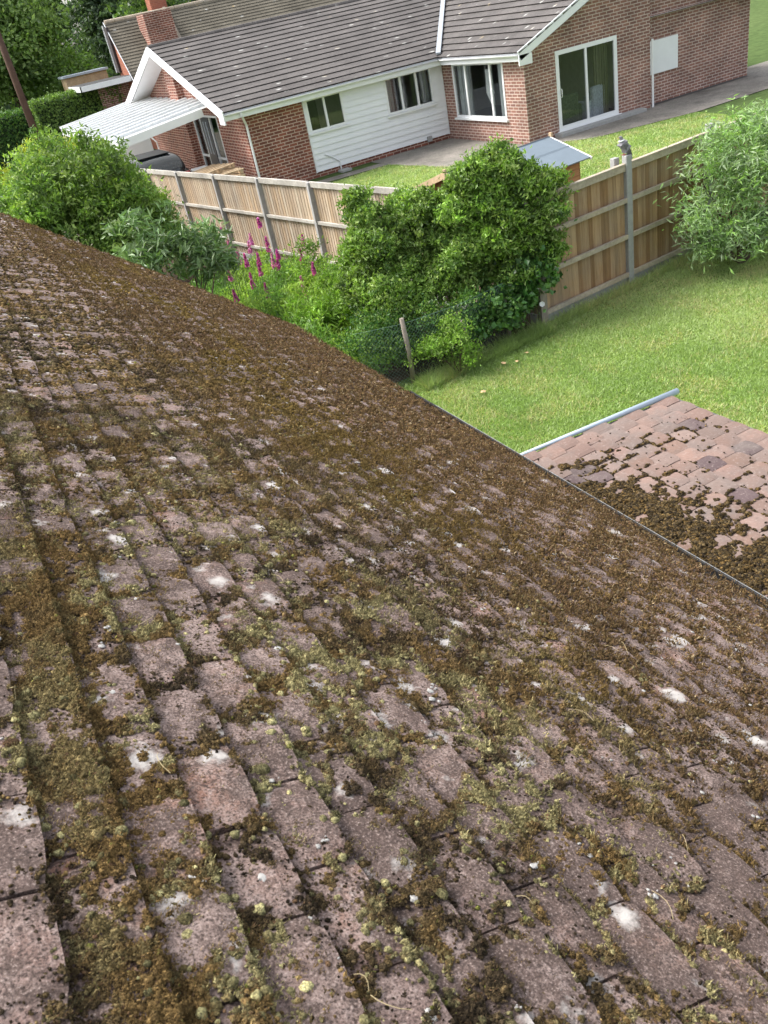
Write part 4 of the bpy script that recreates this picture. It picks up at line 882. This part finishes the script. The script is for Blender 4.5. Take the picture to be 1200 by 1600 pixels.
for (p, wd) in (((13.2, 25.6), .3), ((14.75, 25.6), -.25), ((10.5, 25.6), .0)):
    if wd:
        m = MB(); n = 7
        for i in range(n): m.tube([(p[0]+wd*i/n, p[1]+.02*math.sin(i*2), 1.1), (p[0]+wd*i/n, p[1]+.02*math.sin(i*2), 2.3)], .03, 6, False)
        tag(m.build('curtain', plain('grey_curtain', (.33, .33, .33), .9), None, merge=False), 'grey curtain at the %s of the three light window' % ('left' if wd > 0 else 'right'), 'curtain')
for (y0, y1, side) in ((24.1, 24.7, 'left'), (22.1, 22.5, 'right')):
    m = MB()
    for i in range(8): m.tube([(15.42+.02*math.sin(i*2.1), y0+(y1-y0)*i/7, .3), (15.42+.02*math.sin(i*2.1), y0+(y1-y0)*i/7, 2.25)], .05, 6, False)
    tag(m.build('curtain', plain('pale_curtain', (.55, .56, .56), .9), None, merge=False), 'pale curtain at the %s edge of the wide window in the brick return wall' % side, 'curtain')
m = MB(); m.poly([(15.6, 23.45, 1.95), (15.6, 23.15, 1.95), (15.6, 23.1, 1.3), (15.6, 23.3, 1.0), (15.6, 23.5, 1.3)]); o = tag(m.build('hanging_cloth', M_white, None, merge=False), 'white cloth hanging behind the centre pane of the wide window', 'cloth'); o.modifiers.new('t', 'SOLIDIFY').thickness = .02
# main roof, in real courses
def course_roof(m, p0, p1, q0, q1, n, th, over=.03):
    """p0-p1 eave, q0-q1 ridge (same order); n overlapping courses as thick slabs"""
    p0, p1, q0, q1 = map(Vector, (p0, p1, q0, q1)); nr = (p1-p0).cross(q0-p0).normalized()
    if nr.z < 0: nr = -nr
    for i in range(n):
        a, b = i/n, min(1, (i+1.15)/n)
        A, B, C_, D_ = p0.lerp(q0, a), p1.lerp(q1, a), p1.lerp(q1, b), p0.lerp(q0, b)
        m.poly([A+nr*th, B+nr*th, C_+nr*.004, D_+nr*.004]); up_ = (q0-p0).normalized()*.05; m.poly([A-nr*.002+up_, B-nr*.002+up_, B+nr*th, A+nr*th]); m.poly([A-nr*.002, A+nr*th, D_+nr*.004]); m.poly([B-nr*.002, B+nr*th, C_+nr*.004])
XB = 7.72
vk = 1/ (k_/KS)         # valley: KS*(X-15) = k_*(Y-25)
ztop = ZR
vx_top = 15.0+(ZR-EZ)/KS
m = MB(); course_roof(m, (XB, 24.92, EZ-.02), (14.96, 24.92, EZ-.02), (XB, YR, ZR), (vx_top, YR, ZR), 16, .036); m.build('roof', M_concroof, bung, merge=False)
# wing roof slope facing the drive side
m = MB(); course_roof(m, (14.9, 20.72, EZ-.035), (14.9, 24.95, EZ-.035), (19.5, 20.72, EZ+KS*4.5), (19.5, YR, EZ+KS*4.5), 15, .045); m.build('roof', M_concroof, bung, merge=False)
m = MB(); course_roof(m, (24.3, 20.72, EZ-.1), (24.3, YR, EZ-.1), (19.5, 20.72, EZ+KS*4.5), (19.5, YR, EZ+KS*4.5), 15, .045); course_roof(m, (XB, YB, EZ-.02), (24, YB, EZ-.02), (XB, YR, ZR), (24, YR, ZR), 18, .04); m.build('rear_roof', M_concroof, bung, merge=False)
m = MB(); n = 34
for i in range(n): x = XB+i*(19.4-XB)/n; m.tube([(x, YR, ZR-.02), (x+(19.4-XB)/n-.01, YR, ZR-.02)], .1, 10)
m.build('ridge_tiles', M_concroof, bung, merge=False)
m = MB(); m.beam((14.95, 24.97, EZ+.09), (19.3, 24.97+(19.3-14.95)*KS/k_, EZ+.09+(19.3-14.95)*KS), .15, .05); m.build('valley_flashing', plain('lead', (.33, .36, .39), .6, .3), bung)
# white trim
m = MB(); m.box((XB-.02, 25.0, EZ-.24), (15.0, 25.025, EZ-.03)); m.box((XB, 25.025, EZ-.245), (15.2, YW, EZ-.225)); m.build('fascia', M_upvc, bung, merge=False)
m = MB(); m.box((14.98, 20.75, EZ-.24), (15.0, 25.0, EZ-.04)); m.box((15.0, 20.8, EZ-.245), (XP, 25.02, EZ-.225)); m.build('fascia', M_upvc, bung, merge=False)
gutter((XB, 24.945, EZ-.06), (14.96, 24.945, EZ-.06), .055, M_upvc, bung); gutter((14.925, 24.93, EZ-.07), (14.925, 20.8, EZ-.07), .055, M_upvc, bung)
m = MB(); zt = EZ-.1
m.beam((XB-.02, 24.9, zt), (XB-.02, YR, ZR-.10), .03, .27); m.beam((XB-.02, YR, ZR-.10), (XB-.02, YB+.1, zt), .03, .27); m.box((XB-.04, 24.86, EZ-.32), (XB, 25.3, EZ-.06)); m.box((XB-.037, YB-.3, EZ-.33), (XB-.003, YB+.12, EZ-.06))
m.build('bargeboard', M_upvc, bung, merge=False)
m = MB(); d_ = -.24
m.poly([(XB, YW-.3, EZ+d_), (XW, YW-.3, EZ+d_), (XW, YR, ZR+d_), (XB, YR, ZR+d_)]); m.poly([(XB, YB, EZ+d_), (XW, YB, EZ+d_), (XW, YR, ZR+d_), (XB, YR, ZR+d_)]); m.build('soffit', M_upvc, bung, merge=False)
m = MB(); m.beam((14.9, 20.74, EZ-.10), (19.5, 20.74, EZ-.10+KS*4.6), .03, .24); m.beam((19.5, 20.74, EZ-.10+KS*4.6), (24.3, 20.74, EZ-.2), .03, .24); m.box((14.88, 20.725, EZ-.34), (15.32, 20.755, EZ-.08)); m.build('bargeboard', M_upvc, bung, merge=False)
m = MB(); m.poly([(14.98, 20.76, EZ-.21), (14.98, YP, EZ-.21), (19.5, YP, EZ-.23+KS*4.5), (19.5, 20.76, EZ-.23+KS*4.5)]); m.build('soffit', M_upvc, bung, merge=False)
def pipe(pts, name='downpipe'):
    m = MB(); m.tube(pts, .034, 10); return m.build(name, M_upvc, bung, merge=False)
pipe([(8.25, 24.94, EZ-.11), (8.25, 24.94, EZ-.2), (8.45, 25.33, EZ-.5), (8.45, 25.33, 0)])
pipe([(19.86, YP-.05, 1.85), (19.86, YP-.05, 0)]); pipe([(7.9, 37.2, 2.2), (7.9, 37.2, 1.7), (8.33, 36.6, 1.0), (8.33, 36.6, 0)])
m = MB(); m.tube([(11.15, YW-.06, .0), (11.15, YW-.06, .3), (10.85, YW-.09, .52), (10.7, YW-.05, .6)], .02, 8); m.build('waste_pipe', M_upvc, bung, merge=False)
m = MB(); m.box((XP+.9, YP-.34, .0), (XP+4.1, YP-.004, .1)); m.build('door_step', M_conc, bung, .01)
m = MB(); m.box((11.0, 24.98, 0), (11.35, 25.3, .07)); tag(m.build('gully_surround', M_conc, None, .01), 'small concrete drain surround under the waste pipe by the white cladding', 'drain')
m = MB(); m.box((14.35, 25.26, .1), (14.5, 25.355, .26)); m.build('vent', M_conc, bung, .01)
# carport against the gable
cp = link(bpy.data.objects.new('carport', None), bung)
def corr(u): return .018*(1 if (u % 1) < .5 else -1)
m = MB(); nseg = 13; xa, xb, za, zb = 8.36, 4.95, 2.60, 2.24; ya, yb = 26.7, 37.2
zc = lambda x: zb+(za-zb)*(x-xb)/(xa-xb)
for i in range(nseg):
    y0 = ya+(yb-ya)*i/nseg; y1 = ya+(yb-ya)*(i+1)/nseg; ym = y0+(y1-y0)*.72
    m.poly([(xa, y0, za), (xb, y0, zb), (xb, ym, zb), (xa, ym, za)]); m.box
    m.poly([(xa, ym, za), (xb, ym, zb), (xb, ym, zb+.075), (xa, ym, za+.075)]); m.poly([(xa, y1, za), (xb, y1, zb), (xb, y1, zb+.075), (xa, y1, za+.075)]); m.poly([(xa, ym, za+.075), (xb, ym, zb+.075), (xb, y1, zb+.075), (xa, y1, za+.075)])
def polyc():
    k = NT('polycarbonate'); n = k.noise(1.2, 5); n2 = k.noise(9, 4)
    c = k.mix(k.ramp(n2, [(.56, (0, 0, 0)), (.72, (.5, .5, .5))]), k.ramp(n, [(.3, (.72, .75, .76)), (.7, (.82, .85, .87))]), (.38, .38, .34))
    k.base(c).rough(.35, .5); tr = k.n('BsdfTranslucent'); k.l(c, tr.inputs[0]); mx = k.n('MixShader'); mx.inputs[0].default_value = .4
    k.l(k.b.outputs[0], mx.inputs[1]); k.l(tr.outputs[0], mx.inputs[2]); k.l(mx.outputs[0], k.t.nodes['Material Output'].inputs[0]); return k.m
m.build('roof_sheet', polyc(), cp, merge=False)
m = MB(); m.beam((7.66, ya-.03, zc(7.66)-.09), (xb, ya-.03, zb-.09), .06, .22); m.build('beam', M_upvc, cp)
m = MB(); m.beam((xb+.05, ya, zb-.14), (xb+.05, yb, zb-.14), .06, .16); m.build('beam', M_upvc, cp)
for y in (ya+.2, 30.5, 34, yb-.1): m = MB(); m.box((xb+.02, y-.04, 0), (xb+.1, y+.04, zb-.2)); m.build('carport_post', M_upvc, cp)

# ------------------------------------------------------------------ things on the drive
def car():
    t = thing('parked_car', 'black hatchback parked on the drive under the white carport', 'car', (6.25, 29.6, 0))
    prof = [(-2.1, .35), (-2.12, .75), (-2.0, .98), (-1.35, 1.08)]
    body = plain('black_car_paint', (.012, .013, .015), .4, .3, .1); gl = plain('dark_glass', (.02, .025, .03), .05, .8)
    import bmesh
    def loft(name, secs, mat):
        m = MB(); R = []
        for (y, z0, z1, hw, top) in secs:
            R.append([(-hw, y, z0), (-hw*1.02, y, (z0+z1)*.5), (-hw*.98, y, z1-.06), (-top, y, z1), (top, y, z1), (hw*.98, y, z1-.06), (hw*1.02, y, (z0+z1)*.5), (hw, y, z0)])
        for a, b in zip(R[:-1], R[1:]):
            for i in range(7): m.poly([a[i], a[i+1], b[i+1], b[i]], smooth=True)
            m.poly([a[7], a[0], b[0], b[7]], smooth=True)
        m.poly(R[0]); m.poly(R[-1][::-1]); o = m.build(name, mat, t); o.modifiers.new('s', 'SUBSURF').levels = 1; o.modifiers['s'].render_levels = 2; return o
    loft('body', [(-2.05, .3, .8, .8, .7), (-1.95, .25, .95, .87, .75), (-1.2, .22, 1.0, .89, .78), (0, .22, .98, .89, .78), (1.0, .22, .93, .89, .78), (1.8, .25, .82, .85, .7), (2.1, .32, .65, .75, .6)], body)
    loft('cabin', [(-1.98, .85, .93, .72, .62), (-1.75, .9, 1.30, .72, .58), (-1.3, .9, 1.44, .74, .56), (-.3, .9, 1.47, .74, .56), (.4, .9, 1.40, .73, .54), (1.2, .88, .95, .7, .6)], gl)
    m = MB(); m.box((-.5, -1.25, 1.44), (.5, .15, 1.468)); m.build('roof_panel', body, t, .03)
    for sx in (-1, 1):
        for y in (-1.3, 1.3):
            m = MB(); m.tube([(sx*.72, y, .32), (sx*.90, y, .32)], .32, 24); w_ = m.build('wheel', M_black, t, .02); m = MB(); m.tube([(sx*.85, y, .32), (sx*.915, y, .32)], .2, 16); m.build('rim', plain('rim_silver', (.5, .5, .52), .3), w_)
        m = MB(); m.box((sx*.62-.14, -2.1, .72), (sx*.62+.14, -1.98, .9)); m.build('tail_light', plain('red_lens', (.35, .02, .02), .2), t, .02)
        m = MB(); m.box((sx*.98-.09, .62, .98), (sx*.98+.07, .75, 1.12)); m.build('wing_mirror', body, t, .03)
car()
def pallet(loc, rz, label):
    t = thing('pallet', label, 'pallet', loc, 'pallets by the front door', rz)
    for i in range(5): m = MB(); m.box((-.6, -.5+i*.22, .1), (.6, -.5+i*.22+.1, .122)); m.build('slat', M_pallet, t)
    for i in range(3): m = MB(); m.box((-.6+i*.53, -.5, 0), (-.6+i*.53+.1, .48, .098)); m.build('bearer', M_pallet, t)
M_bin = plain('green_bin', (.03, .05, .04), .5)
def crate(loc):
    t = thing('log_store', 'low wooden crate behind the weathered fence carrying pallets', 'crate', loc)
    for i in range(5): m = MB(); m.box((-.6, -.55, .02+i*.15), (.6, .55, .14+i*.15)); m.build('side_slats', M_pallet, t)
crate((7.35, 25.6, 0)); pallet((7.35, 25.6, .76), R_(5), 'lower wooden pallet on the crate beside the front door'); pallet((7.2, 25.95, .89), R_(25), 'upper wooden pallet, askew on the lower one')
t = thing('heat_pump', 'white rounded unit with a round dark grille between the car and the pallets', 'outdoor unit', (7.5, 28.1, 0))
m = MB(); m.box((-.3, -.28, 0), (.3, .28, .82)); m.build('casing', M_upvc, t, .08)
m = MB(); m.tube([(.0, -.27, .55), (.0, -.30, .55)], .18, 20); m.build('grille', M_black, t)
t = thing('white_gate', 'plain white board gate at the back of the drive, left of the brick gable', 'gate', (7.3, 38.4, 0))
m = MB(); m.box((-1.6, -.03, .05), (1.1, .03, 1.25)); m.build('panel', M_upvc, t); [MB().box((x, -.05, 0), (x+.1, .05, 1.3)).build('gate_post', M_upvc, t) for x in (-1.7, 1.1)]
t = thing('telegraph_pole', 'brown wooden telegraph pole in front of the clipped hedge', 'pole', (4.78, 44.3, 0))
m = MB(); m.tube([(0, 0, 0), (0, 0, 4), (0, 0, 8.2)], [.17, .15, .12], 12); m.build('shaft', plain('creosote', (.1, .06, .045), .85, .2, .3, 4), t)
m = MB(); m.beam((-.6, 0, 7.8), (.6, 0, 7.8), .1, .1); m.build('crossarm', M_bark, t)
t = thing('plastic_pot', 'blue grey plastic pot tipped over at the roof edge beside the bindweed', 'pot', (4.42, 12.3, .28))
prof = [(.10, 0), (.14, .12), (.17, .3), (.185, .3), (.185, .33), (.16, .33)]; m = MB(); T = Matrix.Rotation(R_(60), 4, 'X'); n = 18
for (r0, z0), (r1, z1) in zip(prof[:-1], prof[1:]):
    for i in range(n):
        a, b = i*2*math.pi/n, (i+1)*2*math.pi/n; m.poly([T @ Vector((r*math.cos(q), r*math.sin(q), z)) for r, q, z in ((r0, a, z0), (r0, b, z0), (r1, b, z1), (r1, a, z1))], smooth=True)
m.poly([T @ Vector((.10*math.cos(i*2*math.pi/n), .10*math.sin(i*2*math.pi/n), 0)) for i in range(n)]); m.build('shell', plain('blue_grey_plastic', (.3, .37, .46), .5), t)
t = thing('grey_outbuilding', 'low outbuilding with a pale grey sheet roof at the far left behind the big shrub', 'outbuilding', (-.2, 22.6, 0))
m = MB(); m.box((-1.6, -1.4, 0), (1.15, 1.2, 1.45)); m.build('wall', M_conc, t); m = MB(); m.box((-1.7, -1.5, 1.46), (1.3, 1.3, 1.52)); m.build('roof', M_greygut, t)

# ------------------------------------------------------------------ second house and garage beyond
h2 = thing('brick_cottage', 'orange brick house with steep mottled tile roof behind the bungalow', 'house', (0, 0, 0))
GX = 9.8
m = MB(); course_roof(m, (GX-.08, 41.9, 1.2), (30, 41.9, 1.2), (GX-.08, 46.2, 5.5), (30, 46.2, 5.5), 34, .035); m.build('roof', M_plainroof, h2, merge=False)
m = MB(); m.poly([(GX, 42.3, 0), (GX, 46.25, 0), (GX, 46.25, 5.4), (GX, 42.3, 1.5)]); m.poly([(GX, 46.25, 0), (30, 46.25, 0), (30, 46.25, 5.45), (GX, 46.25, 5.45)]); m.poly([(GX, 42.3, 0), (30, 42.3, 0), (30, 42.3, 1.5), (GX, 42.3, 1.5)]); m.build('wall', M_brick3, h2, merge=False)
m = MB(); m.beam((GX-.07, 41.8, 1.2), (GX-.07, 46.2, 5.52), .03, .05); m.build('verge', M_upvc, h2)
m = MB(); m.box((GX-.12, 45.75, 3.4), (GX-.02, 46.3, 5.3)); m.build('verge_return', plain('dark_boarding', (.05, .04, .04), .8), h2); m = MB(); m.box((GX-.16, 46.25, 3.4), (GX-.1, 46.32, 5.4)); m.build('corner_trim', M_upvc, h2)
m = MB()
for i in range(40): m.tube([(GX+i*.5, 46.2, 5.5), (GX+i*.5+.48, 46.2, 5.5)], .1, 8)
m.build('ridge_tiles', M_rail, h2, merge=False)
ch = MB(); ch.box((11.2, 44.3, 3.2), (12.55, 45.6, 5.5)); ch.build('chimney_breast', M_brick, h2)
m = MB(); m.box((12.3, 46.6, 4.5), (13.1, 47.4, 6.6)); c_ = m.build('chimney', M_brick3, h2, .02)
m = MB(); m.tube([(12.7, 47, 6.6), (12.7, 47, 7.0)], .13, 12); m.build('chimney_pot', M_brick3, c_)
m = MB(); m.beam((12.75, 44.2, 3.7), (12.75, 46.1, 5.6), .15, .1); m.build('parapet_strip', M_rail, h2)
m = MB(); m.tube([(14.3, 44.3, 3.6), (14.3, 44.3, 4.15)], .13, 10); m.build('flue', plain('flue_grey', (.12, .13, .15), .5), h2)
m = MB(); m.box((7.35, 43.9, 3.18), (GX-.05, 47.0, 3.26)); m.build('canopy_roof', M_felt, h2); m = MB(); m.box((7.3, 43.86, 3.02), (GX-.1, 43.9, 3.25)); m.box((7.3, 43.86, 3.02), (7.35, 47, 3.25)); m.build('canopy_fascia', M_upvc, h2)
m = MB(); m.box((8.3, 45.2, 0), (GX, 45.4, 3.0)); m.build('porch_side_wall', M_brick2, h2)
t = thing('timber_garage', 'small tan timber outbuilding with a flat dark roof behind the canopy', 'outbuilding', (9.0, 51, 0)); m = MB(); m.box((-1.2, -.7, 0), (1.0, .7, 3.55)); m.build('wall', M_pallet, t); m = MB(); m.box((-1.3, -.8, 3.56), (1.1, .8, 3.66)); m.build('roof', M_greygut, t)

# ------------------------------------------------------------------ hedges and trees
def hedge(name, label, x0, x1, y0, y1, z1, seed, cols, n=9000, size=.13):
    t = thing(name, label, 'hedge', ((x0+x1)/2, (y0+y1)/2, 0)); rg = np.random.default_rng(seed)
    cxx, cyy = (x1-x0)/2, (y1-y0)/2
    m = MB(); m.box((-cxx+.12, -cyy+.12, .05), (cxx-.12, cyy-.12, z1-.12)); m.build('shade_core', plain('hedge_inner_shade', (.02, .04, .012), 1), t)  # solid core box; the shade inside the hedge is put into its dark colour
    P = rg.uniform(-1, 1, (n, 3)); f = rg.integers(0, 5, n); A = np.array([cyy*z1, cyy*z1, cxx*z1, cxx*z1, cxx*cyy*2]); f = rg.choice(5, n, p=A/A.sum())
    N = np.zeros((n, 3))
    for k, (ax, s) in enumerate(((0, -1), (0, 1), (1, -1), (1, 1), (2, 1))): q = f == k; P[q, ax] = s; N[q, ax] = s
    P[:, 0] *= cxx; P[:, 1] *= cyy; P[:, 2] = (P[:, 2]+1)/2*z1
    b = .10*(fbm(P[:, 0]*1.2+P[:, 2], P[:, 1]*1.2+P[:, 2]*.7, 3, seed)-.5)*2
    P += N*(b[:, None])+rg.normal(0, .05, (n, 3)); cols = np.array(cols); c = cols[rg.integers(0, len(cols), n)]*rg.uniform(.7, 1.3, (n, 1))
    V, F, C_ = leaves(P, N, size, .55, c, rg, .3); np_mesh('foliage', V, F, M_leaf, t, C_); return t
hedge('clipped_hedge', 'square clipped green hedge behind the white carport roof', 5.2, 9.35, 45.2, 47.0, 3.02, 71, GR[:4]+[(.1, .18, .05)], 16000)
hedge('clipped_hedge', 'darker hedge at the far left, behind the telegraph pole', -.6, 5.1, 46.2, 48.2, 2.75, 72, GD+GR[:1], 15000)
def tree(label, x, y, h, rad, cols, seed, n=900, per=26, size=.28, name='broadleaf_tree', conic=False, cat='tree', grp='trees beyond the gardens', low=.22):
    t = thing(name, label, cat, (x, y, 0), grp); rg = random.Random(seed); E = []
    if conic:
        for i in range(7): f = i/6; E.append((0, 0, h*(low+.72*f), rad*(1-.82*f), rad*(1-.82*f), h*.12))
    else:
        for i in range(13):
            a = rg.uniform(0, 6.28); rr = rad*rg.uniform(.15, .68); z = h*rg.uniform(low+.08, .86); s = rad*rg.uniform(.34, .55)
            E.append((math.cos(a)*rr, math.sin(a)*rr, z, s, s, s*.8))
        E.append((0, 0, h*.62, rad*.6, rad*.6, h*.36))
    crown('crown', E, n, per, size, .55, cols, seed, t, clump=rad*.075+.1, inner=.25, up=.1)
    m = MB(); m.tube([(0, 0, 0), (.1, 0, h*.3), (-.1, .1, h*.6), (0, 0, h*.85)], [rad*.075+.08, rad*.06+.05, rad*.035+.03, .03], 10)
    for e in E[:8]: m.tube([(0, 0, h*.3), (e[0]*.5, e[1]*.5, h*.3+(e[2]-h*.3)*.6), (e[0], e[1], e[2])], [.1, .06, .02], 6)
    m.build('trunk', M_bark, t, merge=False); return t
GT = [(.12, .20, .05), (.16, .25, .07), (.2, .3, .09), (.13, .22, .07)]
GF = [(.065, .11, .05), (.085, .135, .06), (.075, .12, .065)]
tree('broad pale green tree at the top left, above the hedge', 6.0, 57, 9.8, 5.2, GT+[(.24, .34, .12)], 81, 2600, 26, .26)
tree('pale green tree cut off by the left edge of the photo', -1.5, 56, 9.5, 4.8, GT, 82, 1500, 26, .27)
tree('bushy mid green tree right of the telegraph pole behind the hedge', 9.0, 54.5, 4.6, 1.9, GT+GL[:1], 83, 600, 24, .2)
tree('tall dark conifer behind the pale green tree', 16.0, 74, 15, 3.6, GF, 84, 1300, 26, .34, 'conifer', True, low=.06)
tree('second dark conifer, right of the tall one', 21.0, 76, 15, 3.8, GF, 85, 1300, 26, .34, 'conifer', True, low=.06)
NUM = ['first', 'second', 'third', 'fourth', 'fifth', 'sixth', 'seventh', 'eighth', 'ninth', 'tenth', 'eleventh', 'twelfth']
ORD = [q+' from its left end' for q in NUM]+[q+' from its right end' for q in NUM[::-1]]
for i in range(24):
    x = -22+i*5.2+random.uniform(-1.2, 1.2); y = 88+random.uniform(-6, 10)-abs(i-10)*.2; hgt = random.uniform(9.5, 13)
    tree('%s %s tree in the far belt, %s' % (['dark', 'dull', 'pale'][i % 3], ['rounded', 'broad'][i % 2], ORD[i]), x, y, hgt, random.uniform(3.8, 5.0), GF+GT[:2], 100+i, 420, 20, .55, low=.02, grp='trees in the far belt')
for i in range(10):
    tree('green tree behind the brick cottage ridge, %s from the chimney' % NUM[i], 17+i*4.6, 62+random.uniform(-2, 3), random.uniform(7, 9.5), random.uniform(2.6, 3.4), GT+GF[:2], 140+i, 420, 22, .34, low=.05, grp='trees behind the brick cottage')

# ------------------------------------------------------------------ grass and small litter on the lawns
def inpoly(x, y, P):
    r = np.zeros(len(x), bool)
    for (x0, y0), (x1, y1) in zip(P, P[1:]+P[:1]):
        c = ((y0 > y) != (y1 > y)) & (x < (x1-x0)*(y-y0)/(y1-y0+1e-12)+x0); r ^= c
    return r
def grass(name, P, n, h, wd, seed, dens=None):
    rg = np.random.default_rng(seed); a = np.array(P); x = rg.uniform(a[:, 0].min(), a[:, 0].max(), n); y = rg.uniform(a[:, 1].min(), a[:, 1].max(), n); s = inpoly(x, y, P); x, y = x[s], y[s]
    f = fbm(x*.8, y*.8, 4, 3); f2 = fbm(x*3, y*3, 3, 8); hh = h*rg.uniform(.5, 1.3, len(x))*(.6+.8*f2)
    ang = rg.uniform(0, 6.28, len(x)); sx, sy = np.cos(ang)*wd, np.sin(ang)*wd; tl = rg.normal(0, .6, (len(x), 2))*hh[:, None]
    Z = np.zeros(len(x)); V = np.stack([np.stack([x-sx, y-sy, Z], 1), np.stack([x+sx, y+sy, Z], 1), np.stack([x+tl[:, 0], y+tl[:, 1], hh], 1)], 1).reshape(-1, 3)
    g1, g2, g3 = np.array([.28, .39, .14]), np.array([.40, .49, .22]), np.array([.50, .48, .26])
    t = np.clip((f-.5)*3+.5, 0, 1)[:, None]; c = g1*(1-t)+g2*t; dry = rg.random(len(x)) < np.clip((fbm(x*2.3, y*2.3, 4, 44)-.5)*1.6+.10, 0, .45)
    c = np.where(dry[:, None], g3, c)*rg.uniform(.7, 1.35, (len(x), 1)); o = np_mesh(name, V, np.arange(len(V)).reshape(-1, 3), M_leaf, None, np.repeat(c, 3, 0)); o['kind'] = 'stuff'; o['label'] = 'short mown grass'
grass('grass', [(2.6, 2.2), (12.8, 1.5), (12.8, 10.35), (7.05, 9.66), (4.2, 9.45), (2.0, 9.6)], 560000, .035, .006, 5)
grass('neighbour_grass', [(7.2, 10.1), (17.6, 11.5), (19.3, 18.7), (16.3, 19.5), (14.6, 21.5), (12.7, 21.5), (12.2, 24.1), (9.6, 23.9), (5, 24.2)], 260000, .05, .011, 6)
grass('rough_grass', [(4.6, 9.1), (6.9, 9.3), (6.95, 9.62), (5.9, 9.5), (4.6, 9.42)], 9000, .16, .004, 7)
grass('rough_grass', [(7.1, 9.45), (12.5, 10.15), (12.5, 10.3), (7.1, 9.63)], 26000, .14, .004, 8)
def fallen(loc, r, rz, label, mat):
    m = MB(); n = 8; pts = [(math.cos(i*2*math.pi/n)*r*(1.5 if i % 4 == 0 else .85), math.sin(i*2*math.pi/n)*r*.8, .006*(i % 3)) for i in range(n)]
    for i in range(n): m.poly([(0, 0, .012), pts[i], pts[(i+1) % n]])
    o = m.build('fallen_leaf', mat, None); o.location = loc; o.rotation_euler = (R_(8), R_(6), rz); tag(o, label, 'leaf', 'yellow leaves fallen on the lawn')
M_yel = plain('yellow_leaf', (.55, .38, .2), .7)
for loc, r, lb in (((5.75, 8.95, .04), .05, 'largest yellow leaf on the lawn edge below the netting'), ((5.9, 8.85, .04), .035, 'small yellow leaf right of the largest one'), ((6.15, 8.98, .04), .03, 'yellow leaf nearest the bindweed'),
                   ((5.05, 8.42, .04), .04, 'single tan leaf on the open lawn beside the roof edge'), ((9.0, 6.6, .04), .05, 'lone pale leaf far out on the lawn at the right')): fallen(loc, r, random.uniform(0, 6), lb, M_yel)
